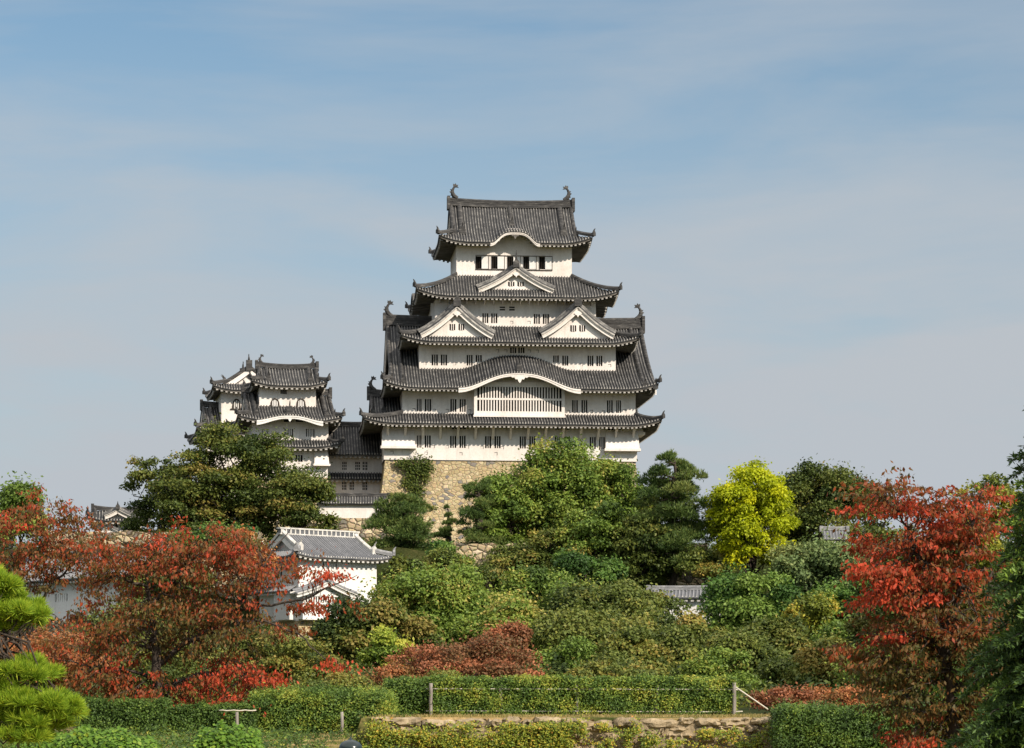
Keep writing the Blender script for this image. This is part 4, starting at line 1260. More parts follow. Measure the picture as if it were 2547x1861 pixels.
def ground_mat():
    m, t, b = newmat('earth_and_grass', 1.0, 0.05)
    c = t.nodes.new('ShaderNodeTexCoord')
    n1 = t.nodes.new('ShaderNodeTexNoise'); n1.inputs['Scale'].default_value = 0.35; n1.inputs['Detail'].default_value = 8; n1.inputs['Roughness'].default_value = .65
    n2 = t.nodes.new('ShaderNodeTexNoise'); n2.inputs['Scale'].default_value = 6; n2.inputs['Detail'].default_value = 6
    r1 = ramp(t, [(0.35, (0.05, 0.07, 0.02)), (0.47, (0.13, 0.13, 0.04)), (0.56, (0.38, 0.27, 0.12)), (0.75, (0.50, 0.37, 0.18))])
    r2 = ramp(t, [(0.35, (0.75, 0.75, 0.75)), (0.7, (1.15, 1.15, 1.15))])
    mm = t.nodes.new('ShaderNodeMix'); mm.data_type = 'RGBA'; mm.blend_type = 'MULTIPLY'; mm.inputs[0].default_value = 1
    k = t.links.new
    k(c.outputs['Object'], n1.inputs['Vector']); k(c.outputs['Object'], n2.inputs['Vector'])
    k(n1.outputs['Fac'], r1.inputs[0]); k(n2.outputs['Fac'], r2.inputs[0])
    r3 = ramp(t, [(0.35, (0.018, 0.028, 0.008)), (0.55, (0.045, 0.05, 0.016)), (0.75, (0.10, 0.08, 0.035))])
    sx = t.nodes.new('ShaderNodeSeparateXYZ'); mr = t.nodes.new('ShaderNodeMapRange'); mr.inputs['From Min'].default_value = 99; mr.inputs['From Max'].default_value = 106
    m3 = t.nodes.new('ShaderNodeMix'); m3.data_type = 'RGBA'
    k(c.outputs['Object'], sx.inputs[0]); k(sx.outputs['Y'], mr.inputs['Value']); k(n1.outputs['Fac'], r3.inputs[0])
    k(mr.outputs[0], m3.inputs[0]); k(r1.outputs[0], m3.inputs[6]); k(r3.outputs[0], m3.inputs[7])
    k(m3.outputs[2], mm.inputs[6]); k(r2.outputs[0], mm.inputs[7]); k(mm.outputs[2], b.inputs['Base Color'])
    bp = t.nodes.new('ShaderNodeBump'); bp.inputs['Distance'].default_value = .05
    k(n2.outputs['Fac'], bp.inputs['Height']); k(bp.outputs[0], b.inputs['Normal'])
    return m
xs = np.unique(np.concatenate([np.array([-5000, -2500, -1200, -600, -300]), np.arange(-180, -12, 6), np.arange(-12, 36, 1.0), [-5.25, -5.2, 30, 30.05], np.arange(36, 181, 6), np.array([300, 600, 1200, 2500, 5000])]))
ys = np.unique(np.concatenate([np.array([-400, -100, -20, 0]), np.arange(10, 85, 5), np.arange(84, 98, 1.0), [90.15, 90.19], np.arange(98, 255, 6), np.arange(255, 292, 2), np.arange(292, 460, 12), np.array([520, 700, 1000, 1800, 3500, 6000])]))
XX, YY = np.meshgrid(xs, ys)
ZZ = ground(XX, YY)
nse = 0.12 * np.sin(XX * .9 + 1.3 * np.sin(YY * .31)) * np.sin(YY * .7 + np.sin(XX * .43))
ZZ = ZZ + np.where((np.abs(XX) < 180) & (YY > 135) & (YY < 450), nse * 2, nse * .3 * (YY < 450))
mb = MB()
mb.grid([[Vector((XX[i, j], YY[i, j], ZZ[i, j])) for j in range(XX.shape[1])] for i in range(XX.shape[0])])
GROUND_M = ground_mat()
prop(mb.build('ground', [GROUND_M]), 'earth and dry grass ground rising to the castle hill', 'ground', None, 'structure')

# ================================================================== leaves
def leaf_mat(name, stops, trans=0.27, rough=0.55, spec=0.25, gain=1.68, nmix=0.35):
    m = bpy.data.materials.new(name); m.use_nodes = True
    t = m.node_tree; t.nodes.clear()
    o = t.nodes.new('ShaderNodeOutputMaterial')
    at = t.nodes.new('ShaderNodeAttribute'); at.attribute_name = 'hue'
    gi = t.nodes.new('ShaderNodeNewGeometry')
    stops = [(p_, tuple(min(.75, v * gain) for v in c_)) for p_, c_ in stops]
    r = ramp(t, stops)
    ad = t.nodes.new('ShaderNodeMath'); ad.operation = 'MULTIPLY_ADD'; ad.inputs[1].default_value = nmix; 
    su = t.nodes.new('ShaderNodeMath'); su.operation = 'SUBTRACT'; su.inputs[1].default_value = nmix / 2
    p = t.nodes.new('ShaderNodeBsdfPrincipled'); p.inputs['Roughness'].default_value = rough; p.inputs['Specular IOR Level'].default_value = spec
    tr = t.nodes.new('ShaderNodeBsdfTranslucent')
    mx = t.nodes.new('ShaderNodeMixShader'); mx.inputs[0].default_value = trans
    k = t.links.new
    k(gi.outputs['Random Per Island'], ad.inputs[0]); k(at.outputs['Fac'], su.inputs[0]); k(su.outputs[0], ad.inputs[2])
    k(ad.outputs[0], r.inputs[0]); k(r.outputs[0], p.inputs['Base Color']); k(r.outputs[0], tr.inputs['Color'])
    k(p.outputs[0], mx.inputs[1]); k(tr.outputs[0], mx.inputs[2]); k(mx.outputs[0], o.inputs[0])
    return m

LM = {
    'dark':   leaf_mat('dark_green_leaf', [(0, (0.022, 0.038, 0.008)), (0.5, (0.062, 0.085, 0.016)), (0.85, (0.115, 0.125, 0.022)), (1, (0.18, 0.14, 0.035))], gain=1.5),
    'mid':    leaf_mat('green_leaf', [(0, (0.04, 0.07, 0.012)), (0.5, (0.095, 0.145, 0.022)), (0.85, (0.16, 0.19, 0.03)), (1, (0.24, 0.20, 0.05))]),
    'sat':    leaf_mat('deep_green_leaf', [(0, (0.022, 0.05, 0.010)), (0.5, (0.055, 0.112, 0.020)), (1, (0.12, 0.175, 0.03))], gain=1.6),
    'olive':  leaf_mat('olive_leaf', [(0, (0.038, 0.058, 0.012)), (0.45, (0.10, 0.128, 0.024)), (0.8, (0.17, 0.172, 0.033)), (1, (0.25, 0.18, 0.04))], gain=1.38),
    'grey':   leaf_mat('grey_green_leaf', [(0, (0.05, 0.07, 0.03)), (0.5, (0.095, 0.14, 0.046)), (1, (0.19, 0.205, 0.065))], gain=1.55),
    'bright': leaf_mat('bright_green_leaf', [(0, (0.07, 0.11, 0.015)), (0.5, (0.16, 0.21, 0.025)), (1, (0.30, 0.29, 0.045))]),
    'yellow': leaf_mat('yellow_leaf', [(0, (0.14, 0.17, 0.012)), (0.4, (0.35, 0.41, 0.010)), (1, (0.57, 0.56, 0.015))], 0.42, gain=1.15),
    'ygreen': leaf_mat('yellow_green_leaf', [(0, (0.09, 0.12, 0.018)), (0.5, (0.19, 0.215, 0.024)), (0.85, (0.32, 0.29, 0.035)), (1, (0.40, 0.27, 0.04))], gain=1.2),
    'red':    leaf_mat('red_cherry_leaf', [(0, (0.075, 0.075, 0.018)), (0.25, (0.15, 0.085, 0.022)), (0.5, (0.23, 0.075, 0.022)), (0.75, (0.36, 0.055, 0.020)), (1, (0.56, 0.075, 0.03))], 0.34, gain=1.0, nmix=.5),
    'rust':   leaf_mat('rust_leaf', [(0, (0.10, 0.08, 0.025)), (0.4, (0.24, 0.12, 0.04)), (0.8, (0.38, 0.13, 0.05)), (1, (0.45, 0.22, 0.06))], gain=1.15),
    'brick':  leaf_mat('brick_red_leaf', [(0, (0.13, 0.08, 0.03)), (0.5, (0.27, 0.10, 0.045)), (1, (0.42, 0.16, 0.07))], gain=1.1),
    'pine':   leaf_mat('pine_needle', [(0, (0.022, 0.042, 0.012)), (0.5, (0.06, 0.095, 0.022)), (1, (0.13, 0.14, 0.035))], 0.2),
    'pinel':  leaf_mat('bright_pine_needle', [(0, (0.07, 0.13, 0.012)), (0.5, (0.17, 0.26, 0.018)), (1, (0.33, 0.37, 0.03))], 0.35, gain=1.5),
    'fir':    leaf_mat('fir_needle', [(0, (0.012, 0.026, 0.008)), (0.55, (0.034, 0.062, 0.014)), (0.9, (0.09, 0.14, 0.022)), (1, (0.16, 0.22, 0.03))], 0.2, gain=2.1),
    'hedge':  leaf_mat('hedge_leaf', [(0, (0.02, 0.04, 0.010)), (0.5, (0.06, 0.105, 0.018)), (0.85, (0.15, 0.19, 0.025)), (1, (0.26, 0.24, 0.04))]),
    'ivy':    leaf_mat('ivy_leaf', [(0, (0.05, 0.085, 0.012)), (0.4, (0.14, 0.18, 0.022)), (0.75, (0.30, 0.27, 0.03)), (1, (0.36, 0.17, 0.035))], gain=1.4),
    'vine':   leaf_mat('broad_vine_leaf', [(0, (0.04, 0.09, 0.012)), (0.6, (0.105, 0.20, 0.02)), (1, (0.20, 0.28, 0.03))], 0.35, gain=1.25),
    'grass':  leaf_mat('dry_grass_blade', [(0, (0.10, 0.12, 0.025)), (0.5, (0.30, 0.24, 0.08)), (1, (0.48, 0.36, 0.16))], 0.3, gain=1.0),
}

def unit(a): return a / np.maximum(np.linalg.norm(a, axis=1, keepdims=True), 1e-9)

def leaves(name, P, A, Nn, Ln, Wd, hue, mat, parent=None, fold=0.0):
    """one small pointed quad per leaf: P base, A axis, Nn rough normal"""
    n = len(P)
    A = unit(A); B = unit(np.cross(A, Nn)); 
    Ln = np.broadcast_to(np.asarray(Ln, float), (n,))[:, None]; Wd = np.broadcast_to(np.asarray(Wd, float), (n,))[:, None]
    V = np.empty((n, 4, 3), np.float32)
    V[:, 0] = P
    V[:, 1] = P + A * Ln * .5 + B * Wd * .5
    V[:, 2] = P + A * Ln
    V[:, 3] = P + A * Ln * .5 - B * Wd * .5
    me = bpy.data.meshes.new(name)
    me.vertices.add(n * 4); me.loops.add(n * 4); me.polygons.add(n)
    me.vertices.foreach_set('co', V.reshape(-1))
    me.loops.foreach_set('vertex_index', np.arange(n * 4, dtype=np.int32))
    me.polygons.foreach_set('loop_start', np.arange(0, n * 4, 4, dtype=np.int32))
    me.polygons.foreach_set('loop_total', np.full(n, 4, np.int32))
    a = me.attributes.new('hue', 'FLOAT', 'FACE')
    a.data.foreach_set('value', np.clip(hue, 0, 1).astype(np.float32))
    me.materials.append(mat)
    me.update(calc_edges=True)
    o = bpy.data.objects.new(name, me); COL.objects.link(o)
    if parent: o.parent = parent
    return o

def clump_points(rng, C, Rr, n, up=0.25, shell=0.45):
    d = rng.normal(size=(n, 3)); d[:, 2] += up; d = unit(d)
    rad = rng.random(n) ** shell
    P = C + d * Rr * rad[:, None]
    Nn = unit(d / np.asarray(Rr))
    return P, Nn

def leaf_orient(rng, Nn, droop=0.0, spread=0.9, up=0.35):
    n = len(Nn)
    nn = unit(Nn * .7 + np.array([0, 0, up]) + rng.normal(size=(n, 3)) * spread * .6)
    a = rng.normal(size=(n, 3)) + np.array([0, 0, -droop]) + Nn * .5
    a = a - nn * np.sum(a * nn, axis=1, keepdims=True)
    return a, nn

def limb_path(rng, a, b, n=6, wob=.08):
    a = np.array(a); b = np.array(b); L = np.linalg.norm(b - a)
    pts = []
    for i in range(n + 1):
        t = i / n
        p = a + (b - a) * t + rng.normal(size=3) * wob * L * math.sin(math.pi * t) * .5
        p[2] += .06 * L * math.sin(math.pi * t)
        pts.append(p)
    return pts

def trunk_mesh(rng, name, parent, base, fork, tips, r0, mat, lean=.04, twigs=0):
    mb = MB()
    tp = limb_path(rng, base, fork, 5, lean)
    mb.tube(tp, [r0 * (1.25 if i == 0 else 1 - .35 * i / 5) for i in range(6)], 8)
    rf = r0 * .62
    for t in tips:
        st = np.array(tp[rng.integers(3, 6)])
        p = limb_path(rng, st, t, 5, .16)
        mb.tube(p, [rf * (1 - .82 * i / 5) * .75 for i in range(6)], 5)
        for k in range(twigs):
            q = np.array(p[rng.integers(2, 5)]); d = rng.normal(size=3) * np.array([1, 1, .5]); d /= np.linalg.norm(d)
            mb.tube(limb_path(rng, q, q + d * np.linalg.norm(np.array(t) - st) * .35, 3, .2), [rf * .22, rf * .15, rf * .1, rf * .05], 4)
    return mb.build(name, [mat], parent, smooth=True)

def broadleaf(label, xv, y0v, y1v, wv, Y, kind='mid', n=12000, K=42, leaf=.30, flat=.6, seed=0, group='trees on the castle hill', name='broadleaf_tree', cr=(.24, .40), bark=BARK, depth=.8, droop=0.2, lobes=None, skew=0.0, cat='tree', huev=.22, zmin=-.8, trunkr=None, up=.35, twigs=1, topbias=0.0, grow=1.24, wob=.10):
    rng = np.random.default_rng(1000 + seed)
    K = int(K * .72)
    mid = 140 < Y < 250
    if mid: y0v -= 14; n = int(n * 1.35); K = max(9, int(K * .52)); cr = (.24, .46); flat = .66; huev *= 1.15; leaf *= 1.1; wob = .14
    cx, rx = WX(xv, Y), wv * grow / 2 * 1.12648 / F * Y
    zt, zb = WZ(y0v, Y), WZ(y1v, Y)
    rz = (zt - zb) / 2; cz = (zt + zb) / 2; ry = rx * depth
    bx = cx + skew * rx
    bz = gz(bx, Y) - .15
    t = thing(name, (bx, Y, bz), 0, label, cat, group)
    C = np.array([cx - bx, 0, cz - bz]); Rr = np.array([rx, ry, rz])
    Ps, Ns, H = [], [], []; tips = []
    m = 0
    base_r = (rx * ry * rz) ** (1 / 3)
    while m < K:
        d = rng.normal(size=3); d[2] += topbias; d /= np.linalg.norm(d)
        if d[2] < zmin: continue
        f = rng.uniform(.35, .9) if rng.random() < .28 else (rng.uniform(.62, 1.1) if mid else rng.uniform(.72, 1.0))
        s = rng.uniform(*cr) * base_r * (1.35 if rng.random() < .15 else 1.0) * (.62 if rng.random() < .25 else 1.08)
        cr_ = np.array([s * rng.uniform(.9, 1.35), s * rng.uniform(.9, 1.35), s * flat * rng.uniform(.75, 1.2)])
        c = C + d * np.maximum(Rr - cr_ * .7, Rr * .25) * f * (1 + wob * math.sin(3 * math.atan2(d[2], d[0]) + seed))
        k = int(n / K * (s / (np.mean(cr) * base_r)) ** 2)
        P, Nn = clump_points(rng, c, cr_, k, .55, .38)
        # ragged edge: a few sprigs reach out of the clump
        j = rng.random(k) < .13
        P[j] += Nn[j] * (rng.random(j.sum())[:, None] ** 1.5 * s * .6)
        Ps.append(P); Ns.append(Nn); H.append(np.full(k, .5 + rng.normal() * huev) + rng.normal(size=k) * .08)
        if m % 3 == 0: tips.append(c)
        m += 1
    P = np.concatenate(Ps); Nn = np.concatenate(Ns); H = np.concatenate(H)
    a, nn = leaf_orient(rng, Nn, droop, up=up)
    ln = leaf * rng.uniform(.7, 1.3, len(P))
    leaves('crown', P, a, nn, ln, ln * .58, H, LM[kind], t)
    fork = np.array([C[0] * .7, 0, max(C[2] - rz * .45, .6)])
    trunk_mesh(rng, 'trunk', t, (0, 0, 0), fork, tips, trunkr or max(.14, base_r * .055), bark, twigs=twigs)
    return t

def needle_tufts(rng, C, D, n, length, width):
    """n needles per tuft, fanning from the tuft's base along its direction"""
    m = len(C)
    Cc = np.repeat(C, n, axis=0); Dd = np.repeat(unit(D), n, axis=0)
    a = unit(Dd + rng.normal(size=(m * n, 3)) * .55)
    nn = rng.normal(size=(m * n, 3))
    L = length * rng.uniform(.7, 1.2, m * n)
    return Cc, a, nn, L, np.full(m * n, width)

def pine(label, xv, y0v, y1v, wv, Y, K=22, tufts=1400, seed=0, kind='pine', group='pines on the castle hill', name='pine_tree', shape='spread', need=.38, nw=.06, per=9, trunkr=.3, padflat=.32, padr=(.26, .42), lean=0.0):
    rng = np.random.default_rng(3000 + seed)
    cx, rx = WX(xv, Y), wv / 2 * 1.12648 / F * Y
    zt, zb = WZ(y0v, Y), WZ(y1v, Y)
    bx = cx + lean * rx; bz = gz(bx, Y) - .15
    t = thing(name, (bx, Y, bz), 0, label, 'pine tree', group)
    top = np.array([cx - bx, 0, zt - bz - .3]); H = zt - zb
    Ps, Ds, Hu = [], [], []; mb = MB()
    trunk = limb_path(rng, (0, 0, 0), top, 8, .05)
    mb.tube(trunk, [trunkr * (1.2 - 1.0 * i / 8) + .03 for i in range(9)], 7)
    tr = np.array(trunk)
    for k in range(K):
        q = (k + rng.random()) / K
        z = zb - bz + H * q * .97
        if shape == 'cone': rr = rx * (1 - q * .8)
        elif shape == 'round': rr = rx * math.sqrt(max(.05, 1 - (2 * q - .85) ** 2 / 1.4))
        else: rr = rx * (1.05 - .55 * q)
        an = rng.uniform(0, 2 * math.pi); ro = rr * rng.uniform(.25, .78)
        x0 = np.interp(z, tr[:, 2], tr[:, 0])
        s = rr * rng.uniform(*padr)
        c = np.array([x0 + math.cos(an) * ro, math.sin(an) * ro * .85, z])
        Rr = np.array([s * 1.15, s * 1.1, s * padflat + .25])
        n = int(tufts / K * (s / (rx * np.mean(padr))) ** 1.6) + 12
        d = rng.normal(size=(n, 3)); d[:, 2] = np.abs(d[:, 2]) * .9 - .25; d = unit(d)
        P = c + d * Rr * (rng.random(n) ** .4)[:, None]
        Ps.append(P); Ds.append(d * .6 + np.array([0, 0, .75]))
        Hu.append(np.full(n, .5 + rng.normal() * .16))
        j = np.array([x0, 0, max(z - .25 * ro, .3)])
        mb.tube(limb_path(rng, j, c - np.array([0, 0, Rr[2] * .4]), 4, .14), [trunkr * .35, trunkr * .28, trunkr * .2, trunkr * .13, .03], 5)
    P = np.concatenate(Ps); D = np.concatenate(Ds); Hu = np.concatenate(Hu)
    Cc, a, nn, L, Wd = needle_tufts(rng, P, D, per, need, nw)
    leaves('crown', Cc, a, nn, L, Wd, np.repeat(Hu, per) + rng.normal(size=len(Cc)) * .1, LM[kind], t)
    mb.build('trunk', [BARK], t, smooth=True)
    return t

# ================================================================== trees on the hill, back to front
bl = broadleaf
bl('large dark evergreen tree covering the foot of the small keeps', 530, 930, 1215, 300, 272, 'dark', 46000, 130, .32, .40, 1, cr=(.17, .30), zmin=-.9, depth=.7, huev=.25, twigs=2)
bl('dark evergreen tree at the left end, lower than its big neighbour', 358, 996, 1215, 175, 276, 'dark', 15000, 56, .32, .40, 2, cr=(.18, .32), zmin=-.9, huev=.22)
bl('dark evergreen between the big one and the left end', 430, 1010, 1220, 190, 270, 'dark', 16000, 60, .32, .40, 51, cr=(.18, .32), zmin=-.9, huev=.24)
bl('dark tree between the big evergreen and the corridor building', 662, 1035, 1215, 160, 268, 'dark', 15000, 56, .32, .42, 3, cr=(.2, .32), zmin=-.9)
bl('green tree top behind the red cherry at far left', 45, 1090, 1240, 140, 225, 'mid', 7000, 30, .28, .6, 4)
bl('great green leafy tree in front of the keep base', 1245, 970, 1250, 330, 268, 'mid', 60000, 170, .32, .85, 5, cr=(.15, .27), zmin=-.85, depth=.7, huev=.24, twigs=2, grow=1.04, wob=.03)
bl('green leafy tree at the left foot of the great one', 1110, 1050, 1260, 190, 265, 'mid', 19000, 70, .33, .55, 52, cr=(.17, .30), zmin=-.9, huev=.26, twigs=2, grow=1.0)
bl('green leafy tree right under the crown of the great one', 1320, 1110, 1310, 230, 256, 'mid', 21000, 76, .32, .5, 53, cr=(.17, .30), zmin=-.9, huev=.26, twigs=2, grow=1.0)
bl('shaded dark tree below the middle of the great leafy tree', 1210, 1165, 1300, 170, 256.4, 'dark', 13000, 50, .31, .5, 54, cr=(.18, .30), zmin=-.9, huev=.2)
bl('dark green tree filling between the great leafy tree and the open pine', 1420, 1120, 1320, 150, 254, 'dark', 13000, 50, .3, .5, 55, cr=(.18, .32), zmin=-.9)
bl('dark tree behind the long corridor roof and the left cherry', 372, 1225, 1440, 190, 205, 'dark', 15000, 56, .26, .5, 56, zmin=-.9)
bl('green tree shoulder right of the great leafy tree', 1385, 1012, 1260, 130, 267, 'mid', 16000, 56, .32, .8, 6, zmin=-.9, cr=(.18, .32), wob=.03)
pine('dark spreading pine under the left side of the great leafy tree', 1058, 1062, 1245, 135, 262.5, 34, 3200, 7, trunkr=.35, padflat=.45)
pine('rough pine between the turret roof and the keep base', 880, 1092, 1285, 190, 264, 48, 5200, 8, shape='round', padflat=.5, need=.44, nw=.07)
pine('little layered pine standing against the keep stone base', 990, 1120, 1195, 56, 276, 7, 900, 9, shape='cone', need=.3, padflat=.2, padr=(.5, .7))
pine('tall open pine left of the yellow ginkgo', 1488, 998, 1250, 190, 253.5, 46, 5600, 10, shape='round', trunkr=.36, padflat=.46, need=.46, nw=.07)
bl('bright yellow ginkgo tree', 1660, 1010, 1280, 200, 252, 'yellow', 36000, 170, .30, .7, 11, cr=(.12, .24), zmin=-.92, droop=1.0, huev=.26, grow=1.1, wob=.03, name='ginkgo_tree', group=None, depth=.85)
bl('dark rounded tree on the skyline right of the ginkgo', 1812, 1016, 1235, 235, 284, 'dark', 28000, 76, .33, .7, 12, huev=.24, zmin=-.9, cr=(.18, .32), wob=.02)
bl('olive lump of a tree below the skyline tree', 1925, 1095, 1280, 160, 276, 'olive', 9000, 36, .32, .55, 13)
bl('grey green tree below the wall fragment', 1795, 1214, 1340, 215, 246, 'grey', 14000, 50, .30, .5, 14)
bl('deep green tree in front of the ginkgo foot', 1660, 1262, 1440, 212, 218, 'sat', 17000, 55, .27, .6, 15, cr=(.2, .34))
bl('yellowing tree beside the deep green tree', 1795, 1322, 1420, 120, 212, 'ygreen', 7500, 34, .25, .6, 16)
bl('deep green tree left of the big red cherry', 1868, 1285, 1400, 140, 232, 'sat', 9000, 36, .27, .55, 17)
bl('green tree low on the slope left of the big red cherry', 1835, 1392, 1520, 190, 188, 'mid', 12000, 44, .24, .55, 18)
bl('olive spreading tree behind the fence end post', 1655, 1402, 1550, 190, 168, 'olive', 16000, 50, .21, .5, 19)
bl('broad dark tree with sunlit layered tops right of the turret', 975, 1262, 1480, 270, 204, 'mid', 26000, 70, .26, .40, 20, zmin=-.7, huev=.25)
bl('dark dome shaped tree below the turret', 825, 1336, 1510, 235, 190, 'dark', 26000, 70, .25, .5, 21, zmin=-.8, huev=.24, grow=1.2)
bl('light green bushy tree below the dark dome tree', 850, 1406, 1510, 130, 170, 'bright', 8000, 36, .20, .5, 22)
bl('thin crowned tree with pale limbs in the middle of the slope', 1195, 1246, 1440, 250, 226, 'mid', 16000, 50, .27, .45, 23, bark=BARK_PALE, twigs=4)
bl('olive layered tree behind the twisted pale limbs', 1400, 1288, 1440, 250, 204, 'olive', 15000, 60, .25, .38, 24, cr=(.2, .34))
bl('wide olive tree in the middle of the lower slope', 1330, 1350, 1520, 300, 186, 'olive', 26000, 66, .24, .40, 25, bark=BARK_PALE, grow=1.15)
bl('flat topped olive tree with twisted pale limbs', 1400, 1398, 1520, 170, 165, 'olive', 10000, 44, .20, .36, 26, bark=BARK_PALE, twigs=5)
bl('bright green bush under the great leafy tree', 1292, 1232, 1320, 150, 247, 'sat', 7000, 30, .26, .6, 27)
bl('green tree behind the hedge middle', 1240, 1425, 1540, 190, 155, 'mid', 11000, 44, .19, .45, 29)
bl('small brick red tree top above the other', 1125, 1384, 1480, 95, 156, 'brick', 4500, 26, .17, .5, 31, group='red and rust bushes')
bl('olive tree at the foot of the slope by the fence end', 1545, 1440, 1540, 120, 150, 'olive', 7000, 34, .18, .5, 32)
bl('olive shrub covering the left end of the pine terrace wall', 980, 1215, 1330, 140, 255, 'olive', 8000, 36, .27, .5, 60)
bl('dark shrub before the pine terrace wall, right of the olive one', 1075, 1250, 1330, 120, 252, 'dark', 6500, 32, .27, .5, 61)
bl('grey green tree under the great leafy tree to its right', 1370, 1200, 1330, 180, 256, 'grey', 10000, 44, .28, .5, 62)
bl('olive tree in front of the white wall on the right', 1480, 1366, 1470, 200, 206, 'olive', 10000, 44, .25, .42, 64)
bl('olive tree above the sandy orange shrub', 1800, 1430, 1560, 190, 150, 'olive', 11000, 44, .19, .45, 68)
bl('dark green tree behind the left side of the red cherry', 1930, 1370, 1500, 190, 176, 'dark', 11000, 44, .23, .5, 69)
bl('grey green tree between the wall fragment and the red cherry', 1915, 1200, 1330, 170, 252, 'grey', 12000, 46, .29, .5, 70)
bl('low dark tree on the skyline behind the ginkgo', 1740, 1075, 1230, 140, 290, 'dark', 8000, 36, .33, .5, 71)
bl('rust tree between the left hedge and the brick red bush', 870, 1470, 1570, 170, 135, 'rust', 9500, 40, .16, .45, 73, group='red and rust bushes')
bl('olive green bush behind the dark hedge block', 960, 1478, 1560, 140, 132, 'olive', 7000, 34, .16, .45, 74)
bl('light olive bush behind the middle of the climber hedge', 1360, 1465, 1560, 190, 140, 'olive', 9500, 40, .17, .42, 75)
bl('dark leafy tree in front of the long corridor building', 280, 1330, 1520, 260, 150, 'olive', 12000, 50, .19, .45, 78)
bl('dark green shrub below the turret left face', 590, 1400, 1510, 170, 160, 'dark', 9500, 40, .2, .45, 79)
bl('dark pine green bush covering the terrace wall beside the turret roof', 985, 1190, 1300, 110, 257, 'sat', 6500, 30, .28, .5, 80)
bl('bright green shrub under the fir at the bottom right corner', 2200, 1500, 1680, 200, 76, 'mid', 11000, 44, .13, .5, 81)
bl('brick red bushy tree behind the hedge', 1040, 1404, 1545, 300, 139, 'brick', 20000, 60, .16, .55, 30, group='red and rust bushes', wob=.12, cr=(.2, .4), huev=.3)
bl('bushy olive shrub on the terrace below the great leafy tree', 1120, 1205, 1290, 120, 256, 'olive', 4500, 26, .26, .5, 47)
bl('olive shrub between open pine and ginkgo', 1560, 1210, 1300, 120, 251, 'olive', 5500, 27, .27, .5, 49)
bl('dark full crowned tree in the middle of the slope', 1295, 1300, 1470, 190, 202, 'dark', 15000, 50, .26, .5, 82)
bl('green full crowned tree above the brick red bush', 1115, 1325, 1490, 190, 193, 'mid', 15000, 50, .25, .5, 83)
bl('olive domed tree right of the middle of the slope', 1520, 1376, 1520, 180, 179, 'olive', 14000, 46, .24, .5, 84)
bl('dark green domed tree below the yellowing one', 1715, 1380, 1510, 180, 184, 'dark', 14000, 46, .24, .5, 85)
bl('green domed bush behind the right end of the climber hedge', 1585, 1446, 1560, 150, 148, 'mid', 9000, 36, .18, .5, 86)
bl('low olive bush behind the middle of the climber hedge', 1350, 1452, 1560, 180, 145, 'olive', 10000, 38, .18, .5, 87)
bl('low dark bush behind the left end of the climber hedge', 1180, 1455, 1560, 150, 146, 'dark', 9000, 36, .18, .5, 88)
# lower right, behind the red cherry
bl('yellow green tree behind the top of the red cherry', 2190, 1050, 1300, 190, 140, 'ygreen', 12000, 46, .20, .6, 34, cr=(.2, .34), huev=.2)
bl('dark green tree behind the right red cherry', 2080, 1160, 1450, 260, 170, 'dark', 15000, 60, .24, .55, 35)
bl('green tree low behind the right red cherry', 2000, 1380, 1580, 260, 135, 'mid', 14000, 56, .18, .5, 36)
bl('dark green shrub under the fir tree', 2190, 1380, 1640, 240, 110, 'sat', 14000, 56, .16, .5, 37)
bl('red shrub behind the fence end post', 1745, 1512, 1600, 150, 122, 'brick', 6500, 34, .14, .5, 38, group='red and rust bushes')
bl('sandy orange shrub right of the red shrub', 1870, 1506, 1610, 170, 128, 'rust', 7500, 36, .15, .5, 39, group='red and rust bushes')
# lower left
bl('olive shrub behind the loose green hedge on the left', 745, 1486, 1600, 220, 118, 'olive', 12000, 50, .14, .45, 40, huev=.35)
bl('olive brown shrub under the tip of the left cherry', 660, 1400, 1580, 190, 126, 'olive', 11000, 44, .15, .5, 41)
bl('dark olive shrub behind the left cherry trunk', 380, 1400, 1600, 330, 120, 'olive', 15000, 60, .15, .45, 42)
bl('small dark conifer like tree under the big evergreen', 480, 1150, 1250, 190, 252, 'sat', 8000, 36, .28, .4, 43)
bl('brown thinning tree left of the turret roof', 560, 1175, 1290, 110, 246, 'rust', 3500, 26, .24, .5, 44, group='red and rust bushes')
bl('rust shrub behind the left pine', 70, 1370, 1560, 290, 104, 'rust', 12000, 50, .13, .45, 45, group='red and rust bushes')
bl('dark leafy tree right of the turret wall', 890, 1235, 1330, 110, 246, 'dark', 6000, 30, .28, .5, 46)
bl('dark shrub at the foot of the open pine', 1420, 1215, 1310, 150, 255, 'dark', 7000, 32, .28, .5, 48)

# ivy hanging on the keep base
def ivy_patch(label, spots, Yf, kind, n, size, seed, leaf, name='creeper', group=None, cat='creeper'):
    rng = np.random.default_rng(seed)
    Ps, H = [], []
    for (xv, yv, rx, rz) in spots:
        k = int(n * rx * rz / sum(s[2] * s[3] for s in spots))
        x, z = WX(xv, Yf), WZ(yv, Yf)
        sx = rx * 1.12648 / F * Yf; sz = rz * 1.12648 / F * Yf
        a = rng.normal(size=(k, 2)) * .5
        P = np.stack([x + a[:, 0] * sx, np.zeros(k), z + a[:, 1] * sz], 1)
        P[:, 1] = Yf + (P[:, 0]) * 0 + rng.uniform(-.25, .1, k)
        Ps.append(P); H.append(np.full(k, .45 + rng.normal() * .12))
    P = np.concatenate(Ps); H = np.concatenate(H)
    Nn = np.tile(np.array([0.1, -1, .35]), (len(P), 1))
    a, nn = leaf_orient(rng, Nn, .9)
    c = P.mean(0); 
    o = leaves(name, P - c, a, nn, leaf * rng.uniform(.7, 1.3, len(P)), leaf * .7, H + rng.normal(size=len(P)) * .1, LM[kind])
    o.location = c
    return prop(o, label, cat, group)
